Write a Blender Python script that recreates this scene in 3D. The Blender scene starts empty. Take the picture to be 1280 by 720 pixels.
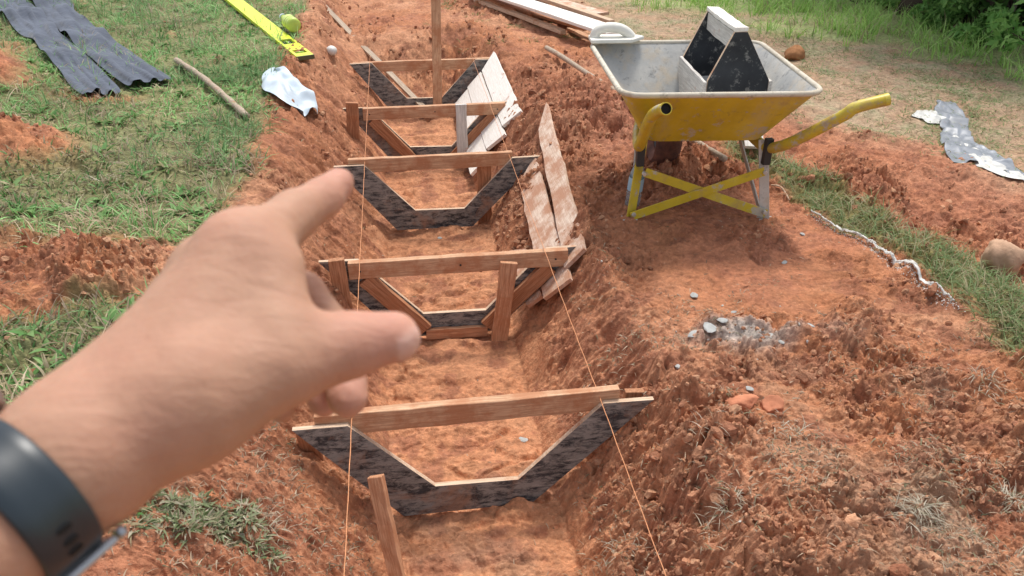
import bpy, math, random
import numpy as np
from mathutils import Vector, Matrix, Quaternion

random.seed(7)
rng = np.random.default_rng(11)
scn = bpy.context.scene
COL = scn.collection

# ------------------------------------------------------------------ camera geometry (used to measure positions)
TH = math.radians(30.1); YAW = math.radians(7.7); CH = 1.4; F = 1000.0
FW = np.array([math.sin(YAW)*math.cos(TH), math.cos(YAW)*math.cos(TH), -math.sin(TH)])
RT = np.array([math.cos(YAW), -math.sin(YAW), 0.0])
UP = np.cross(RT, FW)
CAM = np.array([0.0, 0.0, CH])

def P(px, py, z=0.0):
    d = FW + RT*(px-640)/F - UP*(py-360)/F
    return CAM + d*((z-CH)/d[2])
def camspace(a, b, c):            # right, down-up, forward metres measured from the eye
    return CAM + RT*a + UP*b + FW*c
def D(px, py, dep):
    return CAM + (FW + RT*(px-640)/F - UP*(py-360)/F)*dep

# ------------------------------------------------------------------ noise
def _h(ix, iy, s):
    with np.errstate(over='ignore'):
        n = (ix.astype(np.int64)*374761393 + iy.astype(np.int64)*668265263 + s*2246822519) & 0xFFFFFFFF
        n = ((n ^ (n >> 13))*1274126177) & 0xFFFFFFFF
        n = ((n ^ (n >> 16))*2654435761) & 0xFFFFFFFF
        n = n ^ (n >> 15)
    return n.astype(np.float64)/4294967295.0
def vnoise(x, y, s=0):
    ix = np.floor(x); iy = np.floor(y); fx = x-ix; fy = y-iy
    fx = fx*fx*fx*(fx*(fx*6-15)+10); fy = fy*fy*fy*(fy*(fy*6-15)+10)
    a = _h(ix, iy, s); b = _h(ix+1, iy, s); c = _h(ix, iy+1, s); d = _h(ix+1, iy+1, s)
    return (a*(1-fx)+b*fx)*(1-fy)+(c*(1-fx)+d*fx)*fy
def fbm(x, y, s=0, o=4, g=0.5):
    r = 0; a = 1; t = 0
    for i in range(o):
        r = r+a*(vnoise(x, y, s+i*17)*2-1); t += a; a *= g
        x = x*2.03+y*0.31+5.1; y = y*2.03-x*0.12+9.7
    return r/t
def worley(x, y, s=0):
    ix = np.floor(x); iy = np.floor(y)
    f1 = np.full(x.shape, 9.0); f2 = np.full(x.shape, 9.0); cid = np.zeros(x.shape); til = np.zeros(x.shape)
    for dx in (-1, 0, 1):
        for dy in (-1, 0, 1):
            jx = ix+dx; jy = iy+dy
            px = jx+_h(jx, jy, s+1); py = jy+_h(jx, jy, s+2)
            d = np.hypot(px-x, py-y)
            nw = d < f1
            f2 = np.where(nw, f1, np.minimum(f2, d))
            cid = np.where(nw, _h(jx, jy, s+3), cid)
            til = np.where(nw, (_h(jx, jy, s+5)-.5)*(x-px)+(_h(jx, jy, s+6)-.5)*(y-py), til)
            f1 = np.where(nw, d, f1)
    return f1, f2, cid, til
def sst(a, b, x):
    t = np.clip((x-a)/(b-a), 0, 1); return t*t*(3-2*t)
def blob(x, y, cx, cy, rx, ry, rot=0.0):
    c, s = math.cos(rot), math.sin(rot)
    u = (x-cx)*c+(y-cy)*s; v = -(x-cx)*s+(y-cy)*c
    return np.exp(-((u/rx)**2+(v/ry)**2))

# ------------------------------------------------------------------ the lie of the land
STRIP = [(1.60, 3.75), (1.66, 3.25), (1.80, 2.75), (1.93, 2.3), (1.98, 1.9), (1.93, 1.5), (1.80, 1.0)]
def strip_x(y):
    ys = [p[1] for p in STRIP][::-1]; xs = [p[0] for p in STRIP][::-1]
    return np.interp(y, ys, xs)
def masks(x, y):
    wob = fbm(x*1.7, y*1.7, 90, 4)
    wob2 = fbm(x*6, y*6, 95, 3)
    m = {}
    # grass of the left bank
    edge = -0.64+0.07*fbm(y*1.5, y*0+3, 40, 3)+0.05*sst(5.2, 6.5, y)*0
    g = sst(0.0, 0.12, edge-x+0.05*wob2)
    bare = 1.5*blob(x, y, -1.72, 3.45, .30, .24)+1.4*blob(x, y, -2.2, 4.6, .28, .55, .5)+1.3*blob(x, y, -1.0, 2.32, .55, .20, .35) \
        + 1.3*blob(x, y, -1.5, 2.45, .5, .28, .2)+0.95*blob(x, y, -1.15, 4.95, .22, .20)+.8*blob(x, y, -1.55, 4.25, .25, .15)+.75*blob(x, y, -1.3, 5.6, .30, .12) \
        + .7*blob(x, y, -1.0, 3.95, .13, .08)+1.2*blob(x, y, -.8, 1.1, .25, .2)+.7*blob(x, y, -1.6, 7.0, .3, .12)+.7*blob(x, y, -2.0, 2.7, .4, .3)
    far = sst(6.6, 7.3, y+0.5*wob)*sst(-1.3, -.5, x+.3*wob)
    m['lgrass'] = g*np.clip(1.62-bare*1.6+1.15*wob+0.6*wob2, 0, 1)*(1-far)
    m['lside'] = g
    # green strip on the right
    sx = strip_x(y); dx = (x-sx)+0.05*wob2
    wd = 0.10+0.05*sst(2.6, 1.6, y)
    m['strip'] = sst(1.5, .75, np.abs(dx)/wd)*sst(3.75, 3.45, y)*sst(-.2, .6, y)
    # tan trampled land and far green
    t = (x-1.95)+(y-4.2)*0.62
    tn = sst(-0.15, 0.45, t+0.30*wob)*sst(1.2, 1.9, x)
    tn = np.maximum(tn, sst(6.4, 8.0, y+0.6*wob)*sst(0.9, 1.7, x))
    tn = np.maximum(tn, sst(0.0, .5, x-2.95+.25*wob-.2*(y-2)*0))
    m['tan'] = tn
    gl = (x-3.45)+(y-4.3)*0.17
    gg = (x*0.75+y-7.95)
    far_g = np.maximum(sst(-.1, .8, gg+.9*wob), sst(0, .7, gl+.5*wob))*sst(1.7, 2.7, x)
    far_g = np.maximum(far_g, sst(9.5, 11, y))
    m['green'] = far_g
    m['mort'] = np.clip(blob(x, y, 1.05, 1.96, .27, .07, -.05)*1.4+1.0*wob2-.35, 0, 1)*sst(.5, .1, np.hypot((x-1.05)*1.2, (y-1.96)*2.4))
    tr = np.abs(x-.12)
    m['trench'] = sst(.60, .42, tr)*sst(6.15, 5.85, y)
    return m
def base_z(x, y):
    wx = 0.030*fbm(x*2.2, y*2.2, 11, 3)+0.012*fbm(x*9, y*9, 12, 3)
    d = x-.12+wx
    ad = np.abs(d)
    inside = np.clip((ad-.25)/(.31), 0, 1)
    z = -.372*(1-inside**.92)*sst(6.5, 5.75, y+wx*3)
    z = z+.075*blob(x, y, .46, 3.38, .09, .24)
    # left bank and field
    L = sst(-.40, -.66, x+wx*1.2)
    z = z+L*(.15+.03*sst(4, 6, y))+np.clip(-x-.9, 0, 40)*.05*sst(-.5, -1.4, x)*np.exp(-np.clip(-x-1, 0, 90)*.02)
    z = z+.13*blob(x, y, -1.75, 3.45, .27, .22)+.10*blob(x, y, -2.2, 4.6, .25, .45, .5)+.04*blob(x, y, -1.0, 2.4, .4, .18)
    # right field
    R = sst(.62, .85, x)
    z = z+R*(.012+.03*fbm(x*1.3, y*1.3, 21, 3))+.035*blob(x, y, 1.25, 3.9, .45, .5)+.05*blob(x, y, .85, 1.3, .25, .3)
    sx = strip_x(y)
    z = z-.05*sst(.0, .25, x-sx)*sst(4.2, 3.5, y)*sst(4.5, 3.4, x)+.06*blob(x, y, 2.35, 3.35, .4, .55)
    z = z+.07*fbm(x*.35, y*.35, 31, 3)*sst(2, 8, np.hypot(x-.3, y-3))
    return z
def rough(x, y):
    w = .5+.5*fbm(x*2.3, y*2.3, 60, 3)
    w3 = .5+.5*fbm(x*.9, y*.9, 61, 2)
    A = .34+.45*w*w3
    A = A+.55*blob(x, y, 1.1, 4.0, .45, .85)+.5*blob(x, y, 2.45, 3.0, .55, .9)+.45*blob(x, y, 1.15, 1.1, .6, .45)+.35*blob(x, y, 1.6, 1.9, .28, .6)
    A = A+.5*sst(-.55, -.8, x)*sst(3.1, 2.6, y)+.7*blob(x, y, -1.75, 3.4, .35, .3)+.7*blob(x, y, -2.2, 4.6, .35, .6)+.3*blob(x, y, .6, 1.2, .14, .6)+.3*blob(x, y, .72, 3.5, .2, .6)+.3*blob(x, y, -.35, 1.2, .2, .4)
    A = A+.35*blob(x, y, .2, 5.95, .5, .2)+.3*sst(.9, .55, np.abs(x-.12))*sst(1.7, 1.2, y)
    A = A*(.35+1.0*sst(-.28, .30, fbm(x*3.1, y*3.1, 62, 3)+.25*blob(x, y, 1.1, 4., .5, .8)))
    A = A-.40*blob(x, y, 1.25, 2.4, .38, .40)-.2*blob(x, y, 1.7, 1.35, .3, .14)
    m = masks(x, y)
    A = A*(1-.70*sst(.40, .25, np.abs(x-.12))*sst(6, 5.8, y))
    A = A*(1-.78*m['tan'])*(1-.5*m['lgrass'])
    A = A*np.exp(-np.clip(np.hypot(x, y)-9, 0, 60)*.1)
    return np.clip(A, .03, 1.15), m
def ground(x, y, full=False):
    x = np.asarray(x, float); y = np.asarray(y, float)
    z = base_z(x, y)
    A, m = rough(x, y)
    wx = x+.045*fbm(x*9, y*9, 70, 3)+.007*fbm(x*45, y*45, 75, 3); wy = y+.045*fbm(x*9+50, y*9+3, 71, 3)+.007*fbm(x*45+7, y*45, 76, 3)
    h = 0
    ids = 0
    for sc, am, s in ((.210, .050, 90), (.120, .050, 100), (.055, .033, 110), (.026, .016, 120), (.013, .005, 125)):
        f1, f2, cid, til = worley(wx/sc, wy/sc*1.15, s)
        facet = np.clip(1.15-f1*1.25+til*2.4, 0, .85)*sst(0, .16, f2-f1)
        h = h+am*(cid**1.5)*facet
        ids = ids+cid*(.5 if s > 100 else 1)
    h = h*A
    h = h+.034*A*fbm(x*11, y*11, 130, 5)-.020*A*np.abs(fbm(x*17, y*17, 133, 4))*2+.004*(.35+A)*fbm(x*60, y*60, 140, 3)
    # slabs of clay peeled and smeared over each other: terraces with sharp lips
    for fx, fy, am, k, s in ((3.6, 6.5, .019, 5.0, 170), (9, 15, .0105, 5.0, 180), (24, 34, .0050, 4.0, 190)):
        v = k*fbm(x*fx+.25*fbm(x*6, y*6, s+3, 2), y*fy, s, 4)
        fr = v-np.floor(v)
        ter = np.floor(v)+sst(.0, .16, fr)*.75+.25*fr
        h = h+am*(ter-v*.55)*np.clip(.30+A*1.1, 0, 1.1)*(1-.75*m['tan'])*(1-.7*m['lgrass'])*np.where(s == 170, 1-.5*m['trench'], 1-.60*m['trench']*sst(.34, .22, np.abs(x-.12)))*np.exp(-np.clip(np.hypot(x, y)-8, 0, 60)*.2)
    # raking scrapes down the cut banks and long spade marks on the trench floor
    bank = sst(.26, .34, np.abs(x-.12))*sst(.85, .5, np.abs(x-.12))*sst(6.1, 5.8, y)
    h = h+bank*(.034*fbm(x*5, y*26, 150, 5)+.050*fbm(x*9, y*9, 152, 5)+.016*fbm(x*40, y*60, 153, 3))
    fl = m['trench']*sst(.34, .22, np.abs(x-.12))
    f1, f2, c, _t = worley(x*5+fbm(x*5, y*5, 4, 2), y*11, 160)
    h = h+fl*(.022*sst(.02, .35, f2-f1)*c**1.5+.020*fbm(x*8, y*18, 161, 5)-.016*sst(.10, .45, fbm(x*16, y*22, 163, 4))*sst(-.1, .4, fbm(x*3, y*3, 164, 2)))
    return (z+h, m, A, ids) if full else z+h
def gz(x, y):
    return float(ground(np.array([x]), np.array([y]))[0])

# ------------------------------------------------------------------ helpers: objects
def fmesh(name, V, Fq, mats=(), fm=None, smooth=False, tris=False):
    V = np.asarray(V, np.float32); Fq = np.asarray(Fq, np.int32)
    me = bpy.data.meshes.new(name)
    k = Fq.shape[1]
    me.vertices.add(len(V)); me.vertices.foreach_set('co', V.ravel())
    me.loops.add(Fq.size); me.loops.foreach_set('vertex_index', Fq.ravel())
    me.polygons.add(len(Fq)); me.polygons.foreach_set('loop_start', np.arange(0, Fq.size, k, dtype=np.int32))
    try: me.polygons.foreach_set('loop_total', np.full(len(Fq), k, np.int32))
    except Exception: pass
    for m in mats: me.materials.append(m)
    if fm is not None: me.polygons.foreach_set('material_index', np.asarray(fm, np.int32))
    me.polygons.foreach_set('use_smooth', np.full(len(Fq), smooth, bool))
    me.update(calc_edges=True); me.validate()
    return me
def set_col(me, rgb, name='col'):
    a = me.attributes.new(name, 'FLOAT_COLOR', 'POINT')
    c = np.ones((len(me.vertices), 4), np.float32); c[:, :3] = rgb
    a.data.foreach_set('color', c.ravel())
def link(name, me, parent=None, loc=None):
    o = bpy.data.objects.new(name, me); COL.objects.link(o)
    if parent is not None: o.parent = parent
    if loc is not None: o.location = loc
    return o
def tag(o, label=None, cat=None, group=None, kind=None):
    if label: o['label'] = label
    if cat: o['category'] = cat
    if group: o['group'] = group
    if kind: o['kind'] = kind
    return o
def thing(name, loc, label, cat, group=None):
    o = bpy.data.objects.new(name, None); COL.objects.link(o); o.location = [float(v) for v in loc]
    o.empty_display_size = .1
    return tag(o, label, cat, group)
class MB:
    def __init__(s): s.v = []; s.f = []; s.m = []
    def add(s, vs, fs, mi=0):
        b = len(s.v); s.v += [tuple(float(q) for q in v) for v in vs]; s.f += [tuple(i+b for i in f) for f in fs]
        s.m += [mi]*len(fs) if isinstance(mi, int) else list(mi)
    def box(s, c, e, R=None, mi=0):
        c = Vector(c); R = R or Matrix.Identity(3)
        vs = [c+R@Vector((e[0]/2*x, e[1]/2*y, e[2]/2*z)) for x in (-1, 1) for y in (-1, 1) for z in (-1, 1)]
        s.add(vs, [(0, 1, 3, 2), (4, 6, 7, 5), (0, 4, 5, 1), (2, 3, 7, 6), (0, 2, 6, 4), (1, 5, 7, 3)], mi)
    def prism(s, poly, T, th, mi_face=0, mi_side=1):    # poly in local x,y ; extruded along local z +-th/2
        n = len(poly)
        vs = [T@Vector((p[0], p[1], th/2)) for p in poly]+[T@Vector((p[0], p[1], -th/2)) for p in poly]
        s.add(vs, [tuple(range(n)), tuple(range(2*n-1, n-1, -1))]+[(i, i+n, (i+1) % n+n, (i+1) % n) for i in range(n)], [mi_face]*2+[mi_side]*n)
    def tube(s, pts, r, n=16, mi=0, cap=True, flat=1.0, hint=None):
        pts = [Vector([float(q) for q in p]) for p in pts]
        if not hasattr(r, '__len__'): r = [r]*len(pts)
        up = Vector(hint) if hint is not None else Vector((.1, .2, 1))
        b = len(s.v); rings = []
        for i, p in enumerate(pts):
            t = (pts[min(i+1, len(pts)-1)]-pts[max(i-1, 0)]).normalized()
            a = t.cross(up)
            if a.length < 1e-3: a = t.cross(Vector((1, 0, 0)))
            a.normalize(); c = a.cross(t).normalized()
            rings.append([p+(a*math.cos(2*math.pi*k/n)+c*math.sin(2*math.pi*k/n)*flat)*r[i] for k in range(n)])
        vs = [q for rr in rings for q in rr]
        fs = [(i*n+k, i*n+(k+1) % n, (i+1)*n+(k+1) % n, (i+1)*n+k) for i in range(len(pts)-1) for k in range(n)]
        if cap: fs += [tuple(range(n-1, -1, -1)), tuple((len(pts)-1)*n+k for k in range(n))]
        s.add(vs, fs, mi)
    def lathe(s, prof, T=None, n=24, mi=0):
        T = T or Matrix.Identity(4)
        vs = [T@Vector((r*math.cos(2*math.pi*k/n), r*math.sin(2*math.pi*k/n), z)) for r, z in prof for k in range(n)]
        fs = [(i*n+k, i*n+(k+1) % n, (i+1)*n+(k+1) % n, (i+1)*n+k) for i in range(len(prof)-1) for k in range(n)]
        s.add(vs, fs, mi)
    def build(s, name, mats, parent=None, smooth=False, bevel=0, world=True, sub=0, auto=None):
        off = np.array(parent.location) if (parent is not None and world) else np.zeros(3)
        par = parent
        while par is not None and par.parent is not None and world:
            par = par.parent; off = off+np.array(par.location)
        me = bpy.data.meshes.new(name)
        me.from_pydata([tuple(np.array(v)-off) for v in s.v], [], s.f)
        if not isinstance(mats, (list, tuple)): mats = [mats]
        for m in mats: me.materials.append(m)
        for p, mi in zip(me.polygons, s.m): p.material_index = min(mi, len(mats)-1); p.use_smooth = smooth
        me.update()
        o = link(name, me, parent)
        if auto:
            for p in me.polygons: p.use_smooth = True
            try: me.set_sharp_from_angle(angle=math.radians(auto))
            except Exception: pass
        if bevel:
            b = o.modifiers.new('bevel', 'BEVEL'); b.width = bevel; b.segments = 2; b.limit_method = 'ANGLE'; b.angle_limit = math.radians(35)
        if sub:
            b = o.modifiers.new('sub', 'SUBSURF'); b.levels = sub; b.render_levels = sub
        return o
def worldoff(parent):
    off = np.zeros(3)
    while parent is not None: off = off+np.array(parent.location); parent = parent.parent
    return off
def board(name, p0, p1, w, t, mat, parent=None, up=(0, 0, 1), rough_=.0015, seg=10, bevel=.0015, seed=None, taper=None):
    """sawn board from p0 to p1 (centre line), width w across, thickness t along up; local x = length so the grain runs with it"""
    p0 = Vector([float(q) for q in p0]); p1 = Vector([float(q) for q in p1]); X = (p1-p0); L = X.length; X.normalize()
    Z = Vector(up); Z = (Z-X*Z.dot(X)).normalized(); Y = Z.cross(X)
    rs = random.Random(seed if seed is not None else hash((name, round(p0.x, 3), round(p0.y, 3), round(p1.z, 3))) & 0xffff)
    vs = []; fs = []
    bow = rs.uniform(-1, 1)*L*.004
    for i in range(seg+1):
        u = i/seg; k = 1.0
        if taper: k = 1-(1-taper)*max(0, (u-.75)/.25)
        j = lambda: rs.uniform(-rough_, rough_)
        b = bow*math.sin(math.pi*u)
        ex = rs.uniform(-.004, .004) if i in (0, seg) else 0
        vs += [(u*L+ex, -w/2*k+j(), -t/2*k+j()+b), (u*L+ex+j(), w/2*k+j(), -t/2*k+j()+b), (u*L+ex, w/2*k+j(), t/2*k+j()+b), (u*L+ex+j(), -w/2*k+j(), t/2*k+j()+b)]
    for i in range(seg):
        a = i*4; c = a+4
        for k in range(4): fs.append((a+k, a+(k+1) % 4, c+(k+1) % 4, c+k))
    fs += [(3, 2, 1, 0), (seg*4, seg*4+1, seg*4+2, seg*4+3)]
    me = bpy.data.meshes.new(name); me.from_pydata(vs, [], [f[::-1] for f in fs]); me.materials.append(mat); me.update()
    o = link(name, me, parent)
    M = Matrix((X, Y, Z)).transposed().to_4x4(); M.translation = p0-Vector(worldoff(parent))
    o.matrix_basis = M
    if bevel:
        b = o.modifiers.new('bevel', 'BEVEL'); b.width = bevel; b.segments = 1; b.limit_method = 'ANGLE'; b.angle_limit = math.radians(40)
    return o

# ------------------------------------------------------------------ materials
class NT:
    def __init__(s, name, rough=.7, spec=.3):
        s.m = bpy.data.materials.new(name); s.m.use_nodes = True; s.t = s.m.node_tree; s.n = s.t.nodes; s.l = s.t.links
        s.b = s.n['Principled BSDF']; s.b.inputs['Roughness'].default_value = rough
        s.b.inputs['Specular IOR Level'].default_value = spec
    def node(s, ty, **k):
        n = s.n.new(ty)
        for a, v in k.items():
            if a.startswith('_'): setattr(n, a[1:], v)
        return n
    def noise(s, scale, vec=None, detail=5, rough=.6, dist=0.0):
        n = s.n.new('ShaderNodeTexNoise'); n.inputs['Scale'].default_value = scale; n.inputs['Detail'].default_value = detail
        n.inputs['Roughness'].default_value = rough; n.inputs['Distortion'].default_value = dist
        s.l.new(vec if vec is not None else s.obj(), n.inputs['Vector']); return n.outputs['Fac']
    def obj(s):
        if not hasattr(s, '_o'):
            tc = s.n.new('ShaderNodeTexCoord'); oi = s.n.new('ShaderNodeObjectInfo')
            mul = s.n.new('ShaderNodeVectorMath'); mul.operation = 'SCALE'; cb = s.n.new('ShaderNodeCombineXYZ')
            for i in range(3): s.l.new(oi.outputs['Random'], cb.inputs[i])
            s.l.new(cb.outputs[0], mul.inputs[0]); mul.inputs['Scale'].default_value = 23.7
            ad = s.n.new('ShaderNodeVectorMath'); s.l.new(tc.outputs['Object'], ad.inputs[0]); s.l.new(mul.outputs[0], ad.inputs[1])
            s._o = ad.outputs[0]; s._r = oi.outputs['Random']
        return s._o
    def scaled(s, sx, sy, sz):
        mp = s.n.new('ShaderNodeVectorMath'); mp.operation = 'MULTIPLY'; s.l.new(s.obj(), mp.inputs[0]); mp.inputs[1].default_value = (sx, sy, sz)
        return mp.outputs[0]
    def ramp(s, fac, stops, interp='LINEAR'):
        r = s.n.new('ShaderNodeValToRGB'); r.color_ramp.interpolation = interp
        e = r.color_ramp.elements
        while len(e) < len(stops): e.new(.5)
        for q, (p, c) in zip(e, stops):
            q.position = p; q.color = (c[0], c[1], c[2], 1) if hasattr(c, '__len__') else (c, c, c, 1)
        s.l.new(fac, r.inputs['Fac']); return r.outputs['Color']
    def mix(s, fac, a, b, mode='MIX'):
        m = s.n.new('ShaderNodeMix'); m.data_type = 'RGBA'; m.blend_type = mode
        for k, v in ((0, fac), (6, a), (7, b)):
            if hasattr(v, 'is_linked') or isinstance(v, bpy.types.NodeSocket): s.l.new(v, m.inputs[k])
            elif k == 0: m.inputs[0].default_value = v
            else: m.inputs[k].default_value = (v[0], v[1], v[2], 1)
        return m.outputs[2]
    def bump(s, h, dist, strength=1.0, prev=None):
        b = s.n.new('ShaderNodeBump'); b.inputs['Distance'].default_value = dist; b.inputs['Strength'].default_value = strength
        s.l.new(h, b.inputs['Height'])
        if prev is not None: s.l.new(prev, b.inputs['Normal'])
        s.l.new(b.outputs[0], s.b.inputs['Normal']); return b.outputs[0]
    def attr(s, name='col'):
        a = s.n.new('ShaderNodeAttribute'); a.attribute_name = name; return a.outputs['Color']
    def color(s, c):
        if isinstance(c, bpy.types.NodeSocket): s.l.new(c, s.b.inputs['Base Color'])
        else: s.b.inputs['Base Color'].default_value = (c[0], c[1], c[2], 1)

CLAY = (.42, .174, .082)
def m_soil():
    t = NT('clay_soil', .85, .25)
    n1 = t.noise(30, detail=5, rough=.62); n2 = t.noise(7, detail=4); n3 = t.noise(260, detail=3)
    c = t.mix(1.0, t.attr(), t.ramp(n1, [(.25, .62), (.5, .98), (.75, 1.26)]), 'MULTIPLY')
    c = t.mix(1.0, c, t.ramp(n2, [(.3, (.90, .86, .84)), (.7, (1.08, 1.12, 1.14))]), 'MULTIPLY')
    vo = t.n.new('ShaderNodeTexVoronoi'); vo.inputs['Scale'].default_value = 95; t.l.new(t.obj(), vo.inputs['Vector'])
    sp = t.n.new('ShaderNodeSeparateColor'); t.l.new(vo.outputs['Color'], sp.inputs[0])
    c = t.mix(1.0, c, t.ramp(sp.outputs[0], [(.0, .84), (.5, 1.0), (1.0, 1.14)]), 'MULTIPLY')
    c = t.mix(t.ramp(n3, [(.60, 0), (.70, .45)]), c, (.22, .095, .06))
    c = t.mix(t.ramp(t.noise(120, detail=4), [(.64, 0), (.72, .55)]), c, (.62, .42, .30))
    t.color(c)
    p = t.bump(t.noise(48, detail=5, rough=.6), .012, .8)
    t.bump(n3, .003, .6, p)
    return t.m
def m_wood(name, a, b, mud=.35, grain=1.0, rough=.75):
    t = NT(name, rough, .25)
    g = t.noise(6, t.scaled(1.2, 26, 26), 6, .65, .6)
    c = t.ramp(g, [(.22, tuple(q*.88 for q in a)), (.42, a), (.6, b), (.8, tuple(q*1.08 for q in b))])
    fine = t.noise(20, t.scaled(1.5, 40, 40), 3)
    c = t.mix(1.0, c, t.ramp(fine, [(.3, .86), (.7, 1.1)]), 'MULTIPLY')
    md = t.ramp(t.noise(9, detail=7, rough=.7), [(.62-mud*.35, 0), (.72-mud*.25, .75)])
    c = t.mix(md, c, CLAY); t.color(c)
    t.bump(g, .002*grain, .7)
    return t.m
def m_plain(name, c, rough=.6, spec=.4, metal=0, mud=0.0, var=.12, vs=14, bump=0, bs=60, mudc=CLAY, coat=0):
    t = NT(name, rough, spec); t.b.inputs['Metallic'].default_value = metal
    col = t.mix(1.0, c, t.ramp(t.noise(vs, detail=6), [(.3, 1-var), (.7, 1+var)]), 'MULTIPLY')
    if mud:
        md = t.ramp(t.noise(8, detail=8, rough=.72), [(.66-mud*.3, 0), (.78-mud*.2, .85)])
        col = t.mix(md, col, mudc)
    t.color(col)
    if bump: t.bump(t.noise(bs, detail=5), bump, .7)
    if coat: t.b.inputs['Coat Weight'].default_value = coat
    return t.m
def m_blackply(box=False):
    t = NT('black_plywood' if not box else 'black_box_panel', .62, .35)
    if box:
        c = t.ramp(t.noise(9, detail=4), [(.3, (.014, .016, .020)), (.7, (.034, .038, .044))])
        c = t.mix(t.ramp(t.noise(24, detail=8, rough=.75), [(.54, 0), (.64, .75)]), c, (.27, .26, .24)); t.color(c); return t.m
    s1 = t.noise(5, detail=9, rough=.75, dist=.6); s2 = t.noise(38, t.scaled(.5, 1, 1.4), 8, .78, .4)
    c = t.ramp(t.noise(9, detail=4), [(.3, (.022, .025, .030)), (.7, (.055, .060, .068))])
    c = t.mix(t.ramp(s2, [(.42, 0), (.56, .80)]), c, (.33, .325, .30))
    s3 = t.noise(30, t.scaled(.35, 1, 1.6), 6, .75, .2)
    c = t.mix(t.ramp(s3, [(.56, 0), (.64, .6)]), c, (.42, .40, .36))
    c = t.mix(t.ramp(s1, [(.53, 0), (.66, .85)]), c, (.33, .20, .135))
    t.color(c); t.bump(s2, .002, .6); return t.m
def m_leafy(name, trans=.25):
    t = NT(name, .6, .25); t.color(t.attr())
    t.b.inputs['Subsurface Weight'].default_value = 0
    # thin blades let some light through
    tr = t.n.new('ShaderNodeBsdfTranslucent'); t.l.new(t.attr(), tr.inputs['Color'])
    mx = t.n.new('ShaderNodeMixShader'); mx.inputs[0].default_value = trans
    t.l.new(t.b.outputs[0], mx.inputs[1]); t.l.new(tr.outputs[0], mx.inputs[2]); t.l.new(mx.outputs[0], t.n['Material Output'].inputs['Surface'])
    return t.m
M = {}
M['soil'] = m_soil()
M['wood'] = m_wood('pine_wood', (.48, .27, .155), (.66, .42, .26), .50)
M['wood_red'] = m_wood('clay_stained_wood', (.42, .20, .105), (.60, .33, .19), .40)
M['wood_dark'] = m_wood('brown_hardwood', (.33, .145, .07), (.50, .25, .135), .30)
M['wood_grey'] = m_wood('weathered_wood', (.34, .26, .19), (.50, .40, .30), .10)
M['edge'] = m_wood('plywood_edge', (.52, .36, .24), (.70, .53, .38), .15)
M['white_board'] = m_wood('pale_board', (.80, .755, .67), (.88, .85, .79), .0)
M['grey_board'] = m_wood('mortar_smeared_board', (.50, .47, .43), (.66, .63, .58), .10)
M['pink_board'] = m_wood('mortar_covered_board', (.66, .50, .38), (.78, .64, .52), .62)
M['black'] = m_blackply(); M['boxblack'] = m_blackply(True)

def m_yellow():
    t = NT('yellow_paint', .42, .45)
    c = t.ramp(t.noise(4, detail=6, rough=.6), [(.3, (.44, .32, .020)), (.55, (.60, .46, .035)), (.75, (.66, .56, .10))])
    ch = t.noise(13, detail=9, rough=.75)
    c = t.mix(t.ramp(t.noise(26, detail=6, rough=.7), [(.56, 0), (.66, .55)]), c, (.24, .18, .08))
    c = t.mix(t.ramp(ch, [(.56, 0), (.60, .9)]), c, (.47, .44, .37))
    c = t.mix(t.ramp(t.noise(3, t.scaled(1, 1, .35), 8, .7, .5), [(.56, 0), (.68, .45)]), c, (.42, .38, .27))
    c = t.mix(t.ramp(t.noise(6, detail=9, rough=.72, dist=.3), [(.56, 0), (.66, .7)]), c, (.40, .26, .14))
    t.color(c); t.bump(ch, .0012, .5); return t.m
M['yellow'] = m_yellow()
def m_dusty(name, a, b, r=.5, metal=.0):
    t = NT(name, r, .4); t.b.inputs['Metallic'].default_value = metal
    c = t.ramp(t.noise(5, detail=8, rough=.7), [(.3, a), (.7, b)])
    c = t.mix(t.ramp(t.noise(30, detail=6, rough=.7), [(.54, 0), (.66, .7)]), c, tuple(q*.5 for q in a)); t.color(c)
    c = t.mix(t.ramp(t.noise(9, detail=8, rough=.7), [(.52, 0), (.64, .7)]), c, (.50, .42, .31)); t.color(c)
    t.bump(t.noise(18, detail=6), .004, .6); return t.m
M['tray_in'] = m_dusty('mortar_coated_steel', (.30, .31, .31), (.56, .54, .49), .55)
M['rim'] = m_dusty('cement_crusted_rim', (.52, .46, .36), (.68, .63, .52), .8)
M['tyre0'] = 0
M['zinc'] = m_dusty('scratched_zinc', (.48, .46, .42), (.62, .60, .54), .4, .3)
M['dark_metal'] = m_plain('dark_metal', (.03, .03, .03), .5, mud=.2)
M['tyre'] = m_plain('muddy_rubber', (.07, .035, .028), .85, mud=.95, mudc=(.24, .10, .065), bump=.004, bs=30)
M['black_hole'] = m_plain('tube_inside', (.012, .010, .009), .9)
M['string'] = m_plain('orange_nylon', (.62, .27, .12), .5, var=.2, vs=90)
M['rock'] = m_plain('clay_coated_rock', (.46, .29, .19), .9, .2, mud=.25, var=.3, vs=9, bump=.010, bs=22, mudc=(.46, .20, .11))
M['brick'] = m_plain('baked_clay_lump', (.50, .20, .11), .9, .2, var=.25, vs=16, bump=.008, bs=30)
M['mort'] = m_plain('mortar_chip', (.38, .38, .36), .9, .2, mud=.15, var=.2, vs=25, bump=.004, bs=50)
M['grass'] = m_leafy('grass_blade', .3)
M['leaf'] = m_leafy('tree_leaf', .35)
M['straw'] = m_leafy('dry_straw', .1)
M['bark'] = m_plain('dark_bark', (.075, .055, .042), .95, .1, var=.4, vs=12, bump=.02, bs=18)
M['bark_pale'] = m_plain('pale_bark', (.20, .17, .13), .95, .1, var=.3, vs=12, bump=.01, bs=18)
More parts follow.
